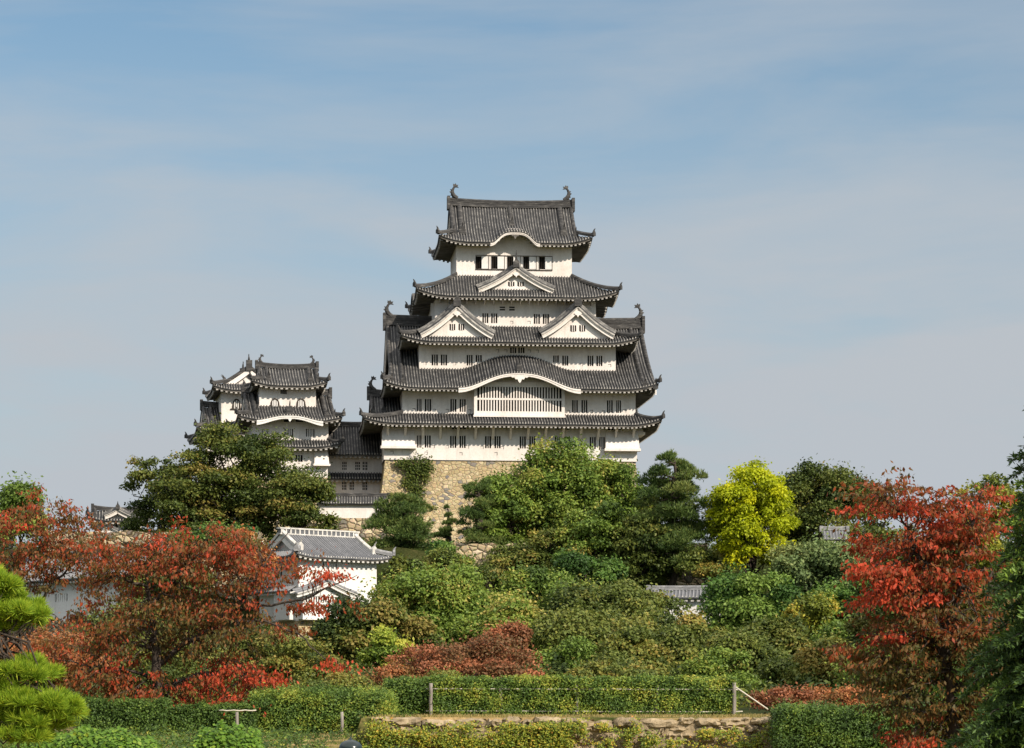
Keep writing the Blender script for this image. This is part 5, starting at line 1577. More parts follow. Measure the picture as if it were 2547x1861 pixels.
ivy_patch('green creeper hanging from the top of the keep base', [(890, 1022, 20, 12), (912, 1032, 18, 22), (930, 1030, 22, 26), (944, 1028, 14, 16), (910, 1060, 14, 30), (926, 1082, 14, 16), (940, 1050, 9, 18), (898, 1065, 14, 10), (915, 1100, 16, 14), (935, 1120, 12, 10), (955, 1120, 8, 6)], 298.6, 'dark', 2600, 1, 71, .26)
# ================================================================== low growth covering the slope
def undergrowth():
    rng = np.random.default_rng(55)
    n = 3600
    y = 133 + (289 - 133) * rng.random(n) ** .9
    x = (rng.random(n) - .5) * 2 * (y * .205 + 4)
    # keep clear of the buildings
    ok = ~((x > -27) & (x < -9) & (y > 244) & (y < 262)) & ~((x < -25) & (y > 215) & (y < 252)) & ~((y > 256.6) & (y < 262) & (x > -14) & (x < 19)) & ~((y > 223) & (y < 229) & (x > 9) & (x < 20)) & ~((x > -15) & (y > 283))
    x, y = x[ok], y[ok]
    z = ground(x, y)
    Ps, Ns, H = [], [], []
    for i in range(len(x)):
        s = rng.uniform(.6, 1.5) * (.7 + y[i] / 500)
        P, Nn = clump_points(rng, np.array([x[i], y[i], z[i] + s * .15]), np.array([s * 1.3, s, s * .6]), 46, .5)
        Ps.append(P); Ns.append(Nn); H.append(np.full(46, .30 + rng.normal() * .2))
    P = np.concatenate(Ps); Nn = np.concatenate(Ns); H = np.concatenate(H)
    a, nn = leaf_orient(rng, Nn, .2)
    return prop(leaves('undergrowth', P, a, nn, .34 * rng.uniform(.7, 1.3, len(P)), .2, H + rng.normal(size=len(P)) * .12, LM['dark']), 'low green and brown undergrowth covering the slope', 'undergrowth', None, 'stuff')
undergrowth()
def weeds():
    rng = np.random.default_rng(56); Ps, Ns, H = [], [], []
    for i in range(1500):
        y = rng.uniform(58, 92); x = rng.uniform(-.2, -.036) * y
        if -6.5 < x < -4.6 and rng.random() < .7 and y > 70: continue
        s = rng.uniform(.10, .30); z = gz(x, y)
        P, Nn = clump_points(rng, np.array([x, y, z + s * .3]), np.array([s * 1.8, s * 1.3, s]), 34, .6)
        Ps.append(P); Ns.append(Nn); H.append(np.full(34, .3 + rng.normal() * .25))
    P = np.concatenate(Ps); a, nn = leaf_orient(rng, np.concatenate(Ns), .1)
    return prop(leaves('weeds', P, a, nn, .10 * rng.uniform(.7, 1.4, len(P)), .045, np.concatenate(H) + rng.normal(size=len(P)) * .12, LM['hedge']), 'low green weeds on the bank in front of the left hedge', 'weeds', None, 'stuff')
weeds()

# ================================================================== red cherries
def cherry(label, Y, limbs, regions, leaf=.15, seed=0, spray=(.7, 1.5), per=46, dy=2.4, kind='red', base_i=0, name='cherry_tree', bark=BARK, group='red cherry trees', droop=.9, vert=.10, hoff=-.07):
    rng = np.random.default_rng(5000 + seed)
    bx = WX(limbs[0][0][0][0], Y)
    bz = gz(bx, Y) - .1
    t = thing(name, (bx, Y, bz), 0, label, 'cherry tree', group)
    mb = MB(); nodes = []
    for pts, r0, r1 in limbs:
        d0 = rng.uniform(-.4, .4)
        path = [np.array([WX(p[0], Y) - bx, (p[2] if len(p) > 2 else d0 * i / max(len(pts) - 1, 1) * 2), WZ(p[1], Y) - bz]) for i, p in enumerate(pts)]
        # finer, slightly crooked
        fine = []
        for a, b in zip(path[:-1], path[1:]):
            for q in range(4):
                fine.append(a + (b - a) * q / 4 + (rng.normal(size=3) * .03 * np.linalg.norm(b - a) if q else 0))
        fine.append(path[-1])
        m = len(fine)
        mb.tube(fine, [r0 + (r1 - r0) * i / (m - 1) for i in range(m)], 7)
        nodes += [(p, r0 + (r1 - r0) * i / (m - 1)) for i, p in enumerate(fine)]
    NP = np.array([p for p, r in nodes]); NR = np.array([r for p, r in nodes])
    Ps, Ax, H = [], [], []
    for (xv, yv, rx, rz, cnt, hue, *rest) in regions:
        sc = 1.12648 / F * Y
        for k in range(cnt):
            an = rng.uniform(0, 2 * math.pi); rr = math.sqrt(rng.random())
            c = np.array([WX(xv, Y) - bx + math.cos(an) * rr * rx * sc, rng.uniform(-1, 1) * dy * math.sqrt(max(.05, 1 - rr * rr * .8)), WZ(yv, Y) - bz + math.sin(an) * rr * rz * sc])
            dd = np.linalg.norm(NP - c, axis=1) + (NR < .03) * .3
            j = int(np.argmin(dd + rng.random(len(dd)) * .8))
            st = NP[j]
            out_ = c - st; out_[2] *= .35
            d = out_ / (np.linalg.norm(out_) + 1e-6) + rng.normal(size=3) * np.array([.45, .45, .16])
            d /= np.linalg.norm(d)
            L = rng.uniform(*spray)
            e0 = c - d * L * .35; e1 = c + d * L * .65 + np.array([0, 0, -.1 * L])
            p = limb_path(rng, st, e0, 4, .12)
            rr0 = min(NR[j] * .5, .03)
            mb.tube(p + [(e0 + e1) / 2, e1], [rr0, rr0 * .85, rr0 * .7, rr0 * .6, rr0 * .5, rr0 * .35, .004], 4, cap=False)
            m = int(per * rng.uniform(.6, 1.3))
            u = rng.random(m) ** .8
            P = e0 + (e1 - e0) * u[:, None] + rng.normal(size=(m, 3)) * np.array([.20, .20, vert]) * (L * .8)
            Ps.append(P)
            Ax.append(d * .35 + rng.normal(size=(m, 3)) * .45 + np.array([0, 0, -droop]))
            H.append(hue + hoff + rng.normal() * .15 + rng.normal(size=m) * .10)
    P = np.concatenate(Ps); A_x = np.concatenate(Ax); H = np.concatenate(H)
    nn = rng.normal(size=P.shape) + np.array([.2, -.5, .5])
    ln = leaf * rng.uniform(.65, 1.25, len(P))
    leaves('crown', P, A_x, nn, ln, ln * .46, H, LM[kind], t)
    mb.build('trunk', [bark], t, smooth=True)
    return t

cherry('rusty red cherry tree with a forked dark trunk in front of the turret', 95,
    [([(362, 1625), (350, 1540), (347, 1470), (343, 1410)], .21, .15),
     ([(343, 1410), (330, 1345), (327, 1290), (300, 1230), (285, 1195)], .12, .03),
     ([(330, 1335), (365, 1302), (400, 1265), (430, 1225)], .09, .02),
     ([(348, 1470), (400, 1425), (462, 1392), (512, 1350), (540, 1322)], .11, .07),
     ([(540, 1322), (575, 1265), (600, 1215), (640, 1165)], .05, .012),
     ([(520, 1345), (600, 1338), (690, 1318), (740, 1292), (790, 1272)], .055, .012),
     ([(500, 1372), (580, 1370), (660, 1400), (715, 1452), (770, 1475)], .05, .01),
     ([(345, 1440), (280, 1415), (215, 1385), (150, 1360)], .07, .015),
     ([(350, 1500), (270, 1478), (200, 1470), (120, 1455)], .07, .015),
     ([(352, 1520), (430, 1490), (520, 1480), (590, 1530), (620, 1595)], .07, .012),
     ([(328, 1300), (260, 1270), (210, 1290)], .06, .015)],
    [(370, 1258, 175, 62, 96, .50), (450, 1200, 120, 36, 36, .55), (260, 1225, 105, 42, 26, .5), (560, 1240, 70, 55, 32, .58), (470, 1330, 120, 60, 48, .36), (260, 1360, 120, 40, 28, .44),
     (350, 1400, 200, 55, 54, .22), (200, 1440, 120, 45, 38, .55), (515, 1505, 95, 44, 52, .80), (560, 1560, 50, 24, 13, .8), (340, 1520, 150, 36, 38, .5), (210, 1500, 80, 30, 24, .4),
     (690, 1268, 90, 14, 15, .7), (700, 1330, 80, 14, 9, .66), (640, 1385, 50, 14, 6, .66), (720, 1465, 34, 10, 4, .8), (620, 1585, 14, 24, 5, .82), (470, 1420, 150, 40, 28, .2), (450, 1545, 60, 20, 10, .8)],
    leaf=.17, seed=1, per=44)
cherry('rust coloured cherry tree at the left edge behind the bright pine', 116,
    [([(60, 1560), (70, 1450), (75, 1370)], .2, .15), ([(75, 1370), (40, 1290), (20, 1210)], .1, .02), ([(75, 1370), (110, 1290), (130, 1200)], .1, .02), ([(110, 1290), (170, 1240), (225, 1215)], .06, .01),
     ([(72, 1400), (10, 1330), (-40, 1300)], .08, .02), ([(40, 1290), (90, 1200), (90, 1120)], .05, .01)],
    [(70, 1200, 110, 80, 84, .46), (170, 1240, 85, 40, 42, .42), (40, 1280, 110, 40, 30, .4), (110, 1130, 60, 28, 14, .5), (60, 1400, 130, 40, 40, .42), (70, 1110, 26, 26, 5, .6), (190, 1180, 60, 28, 10, .5), (225, 1300, 50, 14, 5, .38)],
    leaf=.18, seed=2, per=44)
cherry('tall bright red cherry tree at the right beside the dark fir', 72,
    [([(2112, 1700), (2105, 1600), (2098, 1510), (2080, 1420)], .17, .13), ([(2080, 1420), (2050, 1330), (2040, 1250), (2000, 1170), (1945, 1100)], .09, .012), ([(2080, 1420), (2110, 1320), (2130, 1220), (2150, 1120), (2165, 1070)], .09, .012),
     ([(2040, 1250), (2060, 1160), (2040, 1090)], .05, .01), ([(2050, 1330), (1980, 1290), (1900, 1270)], .05, .01), ([(2080, 1420), (2000, 1400), (1920, 1400)], .06, .01), ([(2098, 1510), (2010, 1480), (1880, 1440)], .06, .01),
     ([(2100, 1540), (2180, 1440), (2220, 1350)], .06, .01), ([(2105, 1590), (2020, 1570), (1950, 1550)], .05, .01), ([(2130, 1220), (2180, 1170), (2210, 1140)], .04, .01)],
    [(1935, 1085, 60, 22, 17, .5), (2030, 1115, 80, 30, 30, .6), (2125, 1150, 80, 46, 54, .74), (2010, 1195, 110, 22, 46, .68), (1950, 1258, 70, 14, 22, .9), (2060, 1262, 120, 30, 56, .62), (1985, 1318, 90, 14, 26, .86), (1990, 1290, 70, 8, 12, .9),
     (2110, 1350, 110, 50, 56, .46), (1990, 1378, 60, 14, 16, .36), (1985, 1405, 46, 10, 12, .84), (1890, 1432, 50, 10, 10, .5), (2060, 1440, 140, 50, 66, .16), (2150, 1430, 90, 60, 40, .34), (2040, 1530, 130, 60, 62, .12), (2080, 1610, 120, 40, 36, .26), (2015, 1630, 34, 22, 14, .78), (2190, 1560, 70, 70, 30, .15), (2165, 1085, 18, 22, 6, .6), (1945, 1470, 60, 20, 14, .2), (2110, 1200, 90, 30, 26, .66), (1925, 1120, 26, 14, 6, .7)],
    leaf=.155, seed=3, per=46, spray=(.7, 1.3), dy=1.9, vert=.055, droop=.7, hoff=-.07)

# ================================================================== dark fir at the right edge
def fir(label, xv, ytop, Y, rmax, seed, levels=26, kind='fir', gap=None):
    rng = np.random.default_rng(7000 + seed)
    bx = WX(xv, Y); bz = gz(bx, Y) - .1
    t = thing('fir_tree', (bx, Y, bz), 0, label, 'fir tree')
    H = WZ(ytop, Y) - bz
    mb = MB()
    mb.tube(limb_path(rng, (0, 0, 0), (0, 0, H), 8, .01), [.24 * (1 - .95 * i / 8) + .01 for i in range(9)], 8)
    Ps, Ax, Hu = [], [], []
    for k in range(levels):
        q = (k + .5) / levels
        z = .5 + (H - .6) * q
        L0 = rmax * (1 - q) ** .75 + .25
        nb = 8 if q < .8 else 5
        for b in range(nb):
            an = 2 * math.pi * (b + rng.random() * .8) / nb
            L = L0 * rng.uniform(.72, 1.12)
            d = np.array([math.cos(an), math.sin(an), 0])
            pts = []
            for i in range(7):
                s = i / 6
                pts.append(np.array([0, 0, z + rng.normal() * .03]) + d * L * s + np.array([0, 0, .18 * L * s - .42 * L * s * s]))
            mb.tube(pts, [.035 * (1 - .85 * i / 6) * (1 + L * .3) for i in range(7)], 4, cap=False)
            side = np.array([-d[1], d[0], 0])
            nt = int(L / .115)
            hue = .42 + rng.normal() * .18
            for j in range(nt):
                s = .18 + .82 * (j + rng.random()) / nt
                i = min(int(s * 6), 5); f = s * 6 - i
                p0 = pts[i] * (1 - f) + pts[i + 1] * f
                for sg in (-1, 1):
                    tl = L * .36 * (1.12 - s) * rng.uniform(.7, 1.2) + .12
                    td = side * sg * .8 + d * .65 + np.array([0, 0, -.18 + rng.normal() * .08]); td /= np.linalg.norm(td)
                    m = max(5, int(tl / .024))
                    u = rng.random(m)
                    P = p0 + td * (u * tl)[:, None] + rng.normal(size=(m, 3)) * .012 + np.array([0, 0, -.12])[None, :] * (u * u * tl)[:, None]
                    Ps.append(P); Ax.append(td * .6 + rng.normal(size=(m, 3)) * .5 + np.array([0, 0, .12])); Hu.append(np.full(m, hue) + (u - .6) * .35 + rng.normal(size=m) * .08)
    P = np.concatenate(Ps)
    leaves('crown', P, np.concatenate(Ax), rng.normal(size=P.shape) + np.array([0, 0, 1.2]),   .15 * rng.uniform(.7, 1.3, len(P)), .046, np.concatenate(Hu), LM[kind], t)
    mb.build('trunk', [BARK], t, smooth=True)
    return t
fir('tall dark fir tree with drooping layered branches at the right edge', 2378, 690, 58, 2.6, 1, 36)
fir('shorter dark green fir low at the right edge', 2310, 1340, 63, 1.5, 2, 15)

# ================================================================== bright pine in the left foreground
def garden_pine(label, Y, trunk, pads, seed=0, need=.19, nw=.012, per=30, dens=.34):
    rng = np.random.default_rng(8000 + seed)
    bx = WX(trunk[0][0], Y); bz = gz(bx, Y) - .05
    t = thing('garden_pine', (bx, Y, bz), 0, label, 'pine tree')
    mb = MB()
    tp = [np.array([WX(x, Y) - bx, 0, WZ(y, Y) - bz]) for x, y in trunk]; tp[0][2] = 0
    mb.tube(tp, [.14 * (1 - .6 * i / (len(tp) - 1)) for i in range(len(tp))], 8)
    Ps, Ds, Hu = [], [], []
    sc = 1.12648 / F * Y
    sub = []
    for (xv, yv, rx, ry) in pads:
        for q in range(7):
            a_ = rng.uniform(0, 6.28); r_ = rng.random() ** .5 * .75
            sub.append((xv + math.cos(a_) * r_ * rx, yv + math.sin(a_) * r_ * ry, rx * rng.uniform(.30, .5), ry * rng.uniform(.28, .5)))
    for (xv, yv, rx, ry) in sub:
        c = np.array([WX(xv, Y) - bx, rng.uniform(-.4, .4), WZ(yv, Y) - bz]); Rr = np.array([rx * sc, rx * sc * .8, ry * sc])
        n = int(dens * 900 * (Rr[0] * Rr[1] + Rr[0] * Rr[2]) ) + 20
        d = rng.normal(size=(n, 3)); d[:, 2] = np.abs(d[:, 2]) - .35; d = unit(d)
        P = c + d * Rr * (rng.random(n) ** .3)[:, None]
        Ps.append(P); Ds.append(d * np.array([.7, .7, .4]) + np.array([0, 0, .8])); Hu.append(.5 + rng.normal(size=n) * .16)
        st = tp[int(rng.integers(1, len(tp)))]
        mb.tube(limb_path(rng, st, c, 6, .12), [.028, .026, .023, .02, .016, .012, .008], 6)
        for q in range(int(n / 14)):
            e = P[rng.integers(0, n)]
            mb.tube(limb_path(rng, c + (e - c) * .2, e, 3, .2), [.012, .01, .008, .005], 4, cap=False)
    P = np.concatenate(Ps); D = np.concatenate(Ds); H = np.concatenate(Hu)
    Cc, a, nn, L, Wd = needle_tufts(rng, P, D, per, need, nw)
    leaves('crown', Cc, a, nn, L, Wd, np.repeat(H, per) + rng.normal(size=len(Cc)) * .1, LM['pinel'], t)
    mb.build('trunk', [BARK], t, smooth=True)
    return t
garden_pine('bright green garden pine at the left edge in the foreground', 45, [(-150, 1790), (-120, 1650), (-110, 1520), (-90, 1400), (-60, 1320)],
    [(4, 1330, 80, 50), (-22, 1290, 52, 38), (60, 1358, 46, 26), (6, 1372, 60, 26), (70, 1484, 58, 22), (62, 1555, 74, 36), (125, 1556, 50, 28), (20, 1590, 64, 40), (95, 1594, 64, 32), (150, 1570, 32, 20), (-20, 1540, 54, 44), (40, 1630, 70, 30), (10, 1535, 46, 30)])
def bars(name, label, cat, Y, segs, mat, group=None, part='bar'):
    """timber piece(s) given by end points seen in the photo; each a part"""
    bx = WX(segs[0][0][0], Y); bz = gz(bx, Y)
    t = thing(name, (bx, Y, bz), 0, label, cat, group)
    for (p, q, r, nm) in segs:
        mb = MB()
        a = np.array([WX(p[0], Y) - bx, p[2] if len(p) > 2 else 0, WZ(p[1], Y) - bz]); b = np.array([WX(q[0], Y) - bx, q[2] if len(q) > 2 else 0, WZ(q[1], Y) - bz])
        n = 6
        rng = np.random.default_rng(int(abs(p[0]) + abs(q[1])))
        pts = [a + (b - a) * i / n + (rng.normal(size=3) * r * .12 if 0 < i < n else 0) for i in range(n + 1)]
        mb.tube(pts, [r * (1 + .06 * rng.normal()) for _ in pts], 8)
        mb.build(nm, [mat], t, smooth=True)
    return t
bars('tree_prop', 'weathered timber prop supporting the bright garden pine', 'tree prop', 45.5, [((40, 1489), (42, 1790), .026, 'post'), ((-60, 1489), (46, 1484), .03, 'crossbar')], WOOD_GREY)

# ================================================================== fence, hedges, retaining wall on the terrace
def box_leaves(rng, x0, x1, y0, y1, z0, z1, n, jit=.14):
    """leaves on the visible faces of a clipped hedge, uneven on top"""
    A = [(x1 - x0) * (z1 - z0), (x1 - x0) * (y1 - y0), 2 * (y1 - y0) * (z1 - z0)]
    k = np.random.default_rng(1).multinomial(int(n), np.array(A) / sum(A))
    out = []
    f = lambda m: rng.random(m)
    ph = rng.random(6) * 6
    def topz(x): return z1 + .03 * np.sin(x * 1.7 + ph[0]) + .03 * np.sin(x * 4.3 + ph[1]) + .03 * np.sin(x * 9 + ph[2])
    x = x0 + (x1 - x0) * f(k[0]); h = f(k[0])
    out.append((np.stack([x, y0 + .06 * np.sin(x * 3 + h * 5), z0 + (topz(x) - z0) * h], 1), np.array([0, -1, .2])))
    x = x0 + (x1 - x0) * f(k[1]); out.append((np.stack([x, y0 + (y1 - y0) * f(k[1]), topz(x)], 1), np.array([0, -.2, 1])))
    s = f(k[2]) < .5
    x = np.where(s, x0, x1); out.append((np.stack([x, y0 + (y1 - y0) * f(k[2]), z0 + (topz(x) - z0) * f(k[2])], 1), np.array([0, -.4, .2])))
    P = np.concatenate([o[0] for o in out]); Nn = np.concatenate([np.tile(o[1], (len(o[0]), 1)) for o in out])
    P = P + rng.normal(size=P.shape) * jit * np.array([.6, 1, .6])
    return P, Nn
def hedge(label, xv0, xv1, yvt, Y, depth=.9, kind='hedge', zb=None, n=9000, leaf=.085, seed=0, hue=.5, group='clipped hedges', name='hedge', patch=.16, jit=.1):
    rng = np.random.default_rng(9000 + seed)
    x0, x1 = WX(xv0, Y), WX(xv1, Y); cx = (x0 + x1) / 2
    b = gz(cx, Y) if zb is None else zb
    t = thing(name, (cx, Y, b), 0, label, 'hedge', group)
    h = WZ(yvt, Y) - b
    P, Nn = box_leaves(rng, x0 - cx, x1 - cx, 0, depth, .02, h, n, jit)
    w = np.sin(P[:, 0] * 2.1 + P[:, 2] * 3 + seed) + np.sin(P[:, 0] * 5.3 - P[:, 2] * 4.1) + np.sin(P[:, 2] * 7 + P[:, 0] * 1.1)
    a, nn = leaf_orient(rng, Nn, .3, .9)
    leaves('foliage', P, a, nn, leaf * rng.uniform(.7, 1.35, len(P)), leaf * .62, hue + w * patch * .5 + rng.normal(size=len(P)) * .1, LM[kind], t)
    mb = MB()
    # twiggy dark inside
    m = int((x1 - x0) / .22)
    for i in range(m):
        x = x0 - cx + (x1 - x0) * (i + rng.random()) / m; y = rng.uniform(.2, depth - .1)
        mb.tube([(x, y, 0), (x + rng.normal() * .06, y + rng.normal() * .06, h * .5), (x + rng.normal() * .12, y + rng.normal() * .1, h * .96)], [.018, .014, .006], 5)
    mb.build('stem', [BARK], t, smooth=True)
    # dense dark leaf litter of the hedge's core
    P2 = np.stack([rng.uniform(x0 - cx + .1, x1 - cx - .1, n // 3), rng.uniform(.15, depth - .1, n // 3), rng.uniform(0.02, h * .93, n // 3)], 1)
    a, nn = leaf_orient(rng, np.tile(np.array([0, -1., .2]), (len(P2), 1)), .3, .9)
    leaves('inner_foliage', P2, a, nn, leaf * 1.6, leaf * 1.1, .3 + rng.normal(size=len(P2)) * .1, LM[kind], t)
    return t
hedge('green climber hedge filling the long wire fence on the terrace', 952, 1622, 1500, 95.95, .6, zb=1.22, n=30000, seed=1, hue=.62, patch=.2)
hedge('dense dark hedge block left of the first grey fence post', 852, 950, 1502, 96.1, 1.3, zb=1.22, n=8000, seed=2, hue=.46, patch=.1)
hedge('dark ivy covered hedge right of the stone retaining wall', 1722, 2110, 1570, 88.5, 1.2, zb=0.2, n=28000, seed=3, hue=.34, patch=.16, jit=.19)
hedge('dark clipped hedge beside the bright garden pine', 170, 362, 1550, 92, 2.2, n=15000, seed=4, hue=.33, patch=.08)
hedge('dark hedge between the cherry trunk and the short grey post', 380, 560, 1562, 92.5, 2.2, n=14000, seed=5, hue=.36, patch=.08)
hedge('green loose hedge left of the stone retaining wall', 560, 856, 1534, 93, 2.4, n=26000, seed=6, hue=.58, patch=.2, jit=.22)

def fence():
    Y = 95.75; t = thing('wire_fence', (WX(951, Y), Y, 1.22), 0, 'grey post and pale rail fence holding the climber hedge on the terrace', 'fence')
    bx = WX(951, Y)
    def bar(p, q, r, nm, mat, dy=0.0):
        mb = MB(); rng = np.random.default_rng(int(p[0] * 3 + q[1]))
        a = np.array([WX(p[0], Y) - bx, dy, WZ(p[1], Y) - 1.22]); b = np.array([WX(q[0], Y) - bx, dy, WZ(q[1], Y) - 1.22])
        n = max(4, int(np.linalg.norm(b - a) / .6))
        pts = [a + (b - a) * i / n + rng.normal(size=3) * r * .15 for i in range(n + 1)]
        mb.tube(pts, [r * (1 + rng.normal() * .05) for _ in pts], 8)
        mb.build(nm, [mat], t, smooth=True)
    for x in (951, 1105, 1275, 1451, 1621):
        bar((x, 1588), (x + .5, 1508 if x in (951, 1621) else 1514), .065, 'post', WOOD_GREY, 0 if x in (951, 1621) else .24)
    for y in (1521, 1570): bar((940, y), (1632, y + 2), .024, 'rail', BAMBOO, .19)
    bar((1623, 1517), (1696, 1567), .028, 'brace', BAMBOO); bar((1621, 1571), (1640, 1571), .02, 'rail', BAMBOO)
    bar((850, 1529), (778, 1560), .024, 'brace', BAMBOO, -.2)
fence()
def fence2():
    Y = 91.9; bz = gz(WX(523, Y), Y); bx = WX(523, Y)
    t = thing('low_fence', (bx, Y, bz), 0, 'low fence of short grey posts and a pale rail in front of the left hedge', 'fence')
    for i, x in enumerate((523, 755)):
        mb = MB(); a = WX(x, Y) - bx
        mb.tube([(a, 0, -.1), (a + .01, 0, .3), (a, 0, WZ(1572, Y) - bz)], [.06, .055, .055], 8); mb.build('post', [WOOD_GREY], t, smooth=True)
    mb = MB(); mb.tube([(WX(484, Y) - bx + (WX(566, Y) - WX(484, Y)) * i / 10, -.03, WZ(1569, Y) - bz + .012 * math.sin(i * 2)) for i in range(11)], .022, 7); mb.build('rail', [BAMBOO], t, smooth=True)
fence2()

BLOCK = noise_mat('wall_block', [(0.28, (0.10, 0.085, 0.06)), (0.5, (0.30, 0.235, 0.145)), (0.72, (0.50, 0.40, 0.26))], 1.3, (1, 1, 1), 8, 0.95, 0.1, 0.05, 9, .75)
def retaining_wall():
    Y = 90.0; x0, x1 = WX(820, Y), WX(1719, Y); rng = np.random.default_rng(12)
    t = thing('retaining_wall', ((x0 + x1) / 2, Y, 0), 0, 'rough stone retaining wall holding the terrace under the fence', 'retaining wall')
    cx = (x0 + x1) / 2
    mb = MB()
    def stone(x, w, z, h, proud):
        nx, nz = 6, 4
        tilt = rng.uniform(-.05, .05); sk = rng.uniform(-.12, .12) * h
        rows = []
        for j in range(nz + 1):
            row = []
            for i in range(nx + 1):
                u, v = i / nx * 2 - 1, j / nz * 2 - 1
                e = max(abs(u) ** 7, abs(v) ** 6)
                px = x + w * (i / nx) + sk * v - u * .03 * abs(v) ** 2 * w
                pz = z - h + h * (j / nz) + tilt * u * w * .4 - v * .10 * abs(u) ** 4 * h
                py = -proud + e * .15 + rng.normal() * .045
                row.append(Vector((px - cx + rng.normal() * .016, py, pz + rng.normal() * .016)))
            rows.append(row)
        mb.grid(rows)
        top = rows[-1]
        mb.grid([top, [p + Vector((0, .55, 0)) for p in top]])
    x = x0
    while x < x1 - .05:                       # large coping stones of uneven height
        w = min(rng.uniform(.4, 1.3), x1 - x); w = x1 - x if x1 - x - w < .45 else w
        stone(x, w * .985, 1.2 + rng.uniform(-.05, .06), rng.uniform(.22, .36), rng.uniform(.02, .2)); x += w
    z = .96
    for course in range(4):
        h = rng.uniform(.24, .4); x = x0 - rng.uniform(0, .2)
        while x < x1 - .05:
            w = min(rng.uniform(.22, .95), x1 - x); w = x1 - x if x1 - x - w < .2 else w
            stone(x, w * .97, z + rng.uniform(-.06, .06), h * rng.uniform(.85, 1.2), rng.uniform(-.05, .12)); x += w
        z -= h
    mb.build('stone_facing', [BLOCK], t)
    m2 = MB(); m2.box(x0 - cx + .02, x1 - cx - .01, .05, .45, -.4, 1.1); m2.build('earth_core', [BLOCK], t)
retaining_wall()
def wall_ivy():
    rng = np.random.default_rng(31); Y = 89.75
    spots = [(840, 1640, 40, 30, 700), (824, 1618, 12, 24, 300), (1210, 1640, 34, 28, 360)]
    for k in range(46):
        x = 830 + 420 * rng.random(); spots.append((x, rng.uniform(1606, 1656), rng.uniform(14, 44), rng.uniform(8, 24), int(rng.uniform(60, 260))))
    for k in range(34):
        x = 1250 + 460 * rng.random(); spots.append((x, rng.uniform(1600, 1658), rng.uniform(8, 34), rng.uniform(6, 22), int(rng.uniform(20, 120))))
    Ps, H = [], []
    for xv, yv, rx, ry, n in spots:
        sc = 1.12648 / F * Y; n = int(n * 1.8)
        a = rng.normal(size=(n, 2)) * .5
        Ps.append(np.stack([WX(xv, Y) + a[:, 0] * rx * sc, Y - .12 + rng.normal(size=n) * .1, WZ(yv, Y) + a[:, 1] * ry * sc], 1))
        H.append(.48 + rng.normal() * .1 + rng.normal(size=n) * .18 + a[:, 0] * 0)
    P = np.concatenate(Ps); a, nn = leaf_orient(rng, np.tile(np.array([.1, -1., .45]), (len(P), 1)), .5, .8)
    return prop(leaves('ivy', P, a, nn, .085 * rng.uniform(.6, 1.3, len(P)), .06, np.concatenate(H), LM['ivy']), 'green and yellowing ivy growing over the retaining wall', 'ivy', None, 'stuff')
wall_ivy()
def dry_grass():
    rng = np.random.default_rng(33); Ps = []
    n = 9000
    x = rng.uniform(WX(830, 90), WX(1719, 90), n); y = rng.uniform(90.1, 95.6, n); Ps.append(np.stack([x, y, ground(x, y)], 1))
    n = 9000
    x = rng.uniform(-17, -3.5, n); y = rng.uniform(58, 92, n); Ps.append(np.stack([x, y, ground(x, y)], 1))
    n = 5000
    x = rng.uniform(-14, 16, n); y = rng.uniform(98, 108, n); Ps.append(np.stack([x, y, ground(x, y)], 1))
    P = np.concatenate(Ps)
    a = rng.normal(size=P.shape) * .4 + np.array([0, 0, 1.0])
    return prop(leaves('dry_grass', P, a, rng.normal(size=P.shape), rng.uniform(.05, .16, len(P)), .018, rng.random(len(P)), LM['grass']), 'thin dry grass on the sandy terrace and bank', 'grass', None, 'stuff')
dry_grass()

def leafy_plant(label, xv0, xv1, yvt, Y, seed, n=2600, flowers=()):
    rng = np.random.default_rng(600 + seed)
    x0, x1 = WX(xv0, Y), WX(xv1, Y); cx = (x0 + x1) / 2; b = gz(cx, Y)
    t = thing('leafy_plant', (cx, Y, b), 0, label, 'plant', 'broad leaved plants in the foreground')
    h = WZ(yvt, Y) - b
    u = rng.uniform(-1, 1, n)
    prof_ = lambda u: h * (.86 + .08 * np.sin(u * 5 + seed) + .08 * np.sin(u * 13 + seed * 2)) * np.sqrt(np.maximum(0, 1 - np.abs(u) ** 7))
    v = rng.uniform(-1, 1, n)
    P = np.stack([u * (x1 - x0) / 2, v * .9, prof_(u) * np.sqrt(np.maximum(0, 1 - v * v * .8)) * rng.uniform(.55, 1.04, n)], 1)
    Nn = np.stack([u * .4, v * .4 - .5, np.ones(n) * .8], 1)
    a, nn = leaf_orient(rng, Nn, .5, .6)
    leaves('foliage', P, a, nn, .12 * rng.uniform(.6, 1.3, n), .10, .5 + rng.normal(size=n) * .2, LM['vine'], t)
    mb = MB()
    for i in range(60):
        k = rng.integers(0, n); q = P[k]
        mb.tube([(q[0] * .92, q[1] * .9, 0), (q[0] * .97, q[1] * .95, q[2] * .6), tuple(q)], [.008, .007, .004], 4)
    mb.build('stem', [LM['vine']], t)
    for (xv, yv) in flowers:
        mb = MB(); c = Vector((WX(xv, Y) - cx, -.95, WZ(yv, Y) - b))
        for q in range(6):
            an = q * math.pi / 3; d = Vector((math.cos(an), -.25, math.sin(an))); s = Vector((-math.sin(an), 0, math.cos(an)))
            mb.face([c, c + d * .03 + s * .016, c + d * .055, c + d * .03 - s * .016])
        mb.build('flower', [LM['yellow']], t)
leafy_plant('wide mound of broad green leaves with small yellow flowers at bottom left', 30, 352, 1606, 70, 1, 5200, ((205, 1622), (190, 1628), (178, 1620)))
leafy_plant('round mound of broad green leaves near the short grey post', 424, 580, 1592, 68, 2, 3000)

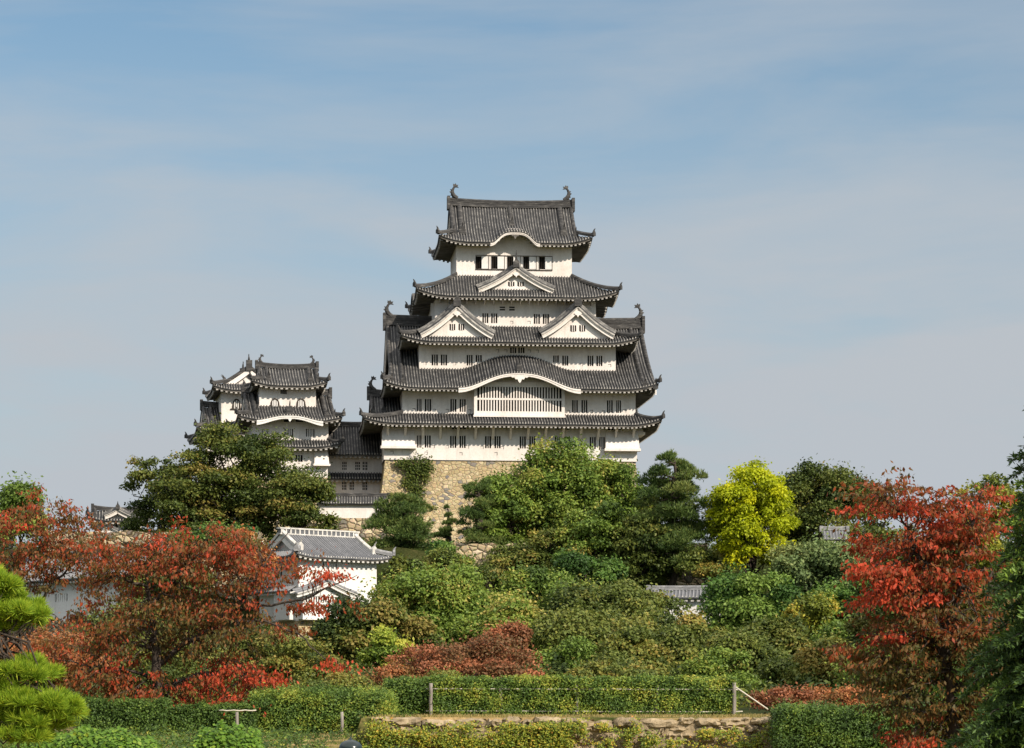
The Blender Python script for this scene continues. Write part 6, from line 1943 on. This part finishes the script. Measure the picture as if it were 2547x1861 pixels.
# ================================================================== bollard lamp, bird
def lathe(mb, prof_, n=24, m=0):
    rows = []
    for r, z in prof_: rows.append([Vector((r * math.cos(2 * math.pi * i / n), r * math.sin(2 * math.pi * i / n), z)) for i in range(n + 1)])
    mb.grid(rows, m)
IRON, _t, _b = newmat('dark_green_enamel', .22, .5); _b.inputs['Base Color'].default_value = (.012, .022, .022, 1)
LAMPGL, _t, _b = newmat('frosted_lamp_glass', .4, .5); _b.inputs['Base Color'].default_value = (.5, .5, .46, 1)
Yl = 37.0; zt = WZ(1634, Yl)
lamp = thing('bollard_lamp', (WX(774, Yl), Yl, gz(WX(774, Yl), Yl)), 0, 'dark domed bollard lamp rising into the bottom edge of view', 'lamp')
mb = MB(); lathe(mb, [(.155, zt - .125), (.162, zt - .12), (.162, zt - .105), (.15, zt - .075), (.12, zt - .035), (.07, zt - .01), (.03, zt), (.022, zt + .012), (.012, zt + .03), (.003, zt + .05)]); mb.build('lamp_hood', [IRON], lamp, smooth=True)
mb = MB(); lathe(mb, [(.10, zt - .30), (.105, zt - .28), (.105, zt - .127), (.0, zt - .126)]); mb.build('lamp_glass', [LAMPGL], lamp, smooth=True)
mb = MB(); lathe(mb, [(.14, 0), (.14, .05), (.085, .07), (.08, zt - .42), (.12, zt - .38), (.12, zt - .302), (.0, zt - .301)]); mb.build('post', [IRON], lamp, smooth=True)

BIRDM, _t, _b = newmat('dark_feather', .8, .1); _b.inputs['Base Color'].default_value = (.03, .028, .025, 1)
Yb = 170.0
bx, bzz = (2242 - CX) / F * Yb, EYE + (HOR - 1181) / F * Yb
mb = MB()
mb.tube([(-.13, 0, -.01), (-.07, 0, 0), (.02, 0, .01), (.09, 0, .02), (.13, 0, .02)], [.008, .03, .035, .025, .006], 8)
mb.face([(-.02, 0, .02), (.05, 0, .02), (.03, -.14, .06), (-.08, -.24, .03)]); mb.face([(-.02, 0, .02), (.05, 0, .02), (.03, .14, .06), (-.08, .24, .03)])
mb.face([(-.11, .015, 0), (-.11, -.015, 0), (-.2, -.04, -.01), (-.2, .04, -.01)])
b_ = mb.build('bird', [BIRDM], None); b_.location = (bx, Yb, bzz)
prop(b_, 'tiny dark bird flying above the right red cherry', 'bird')
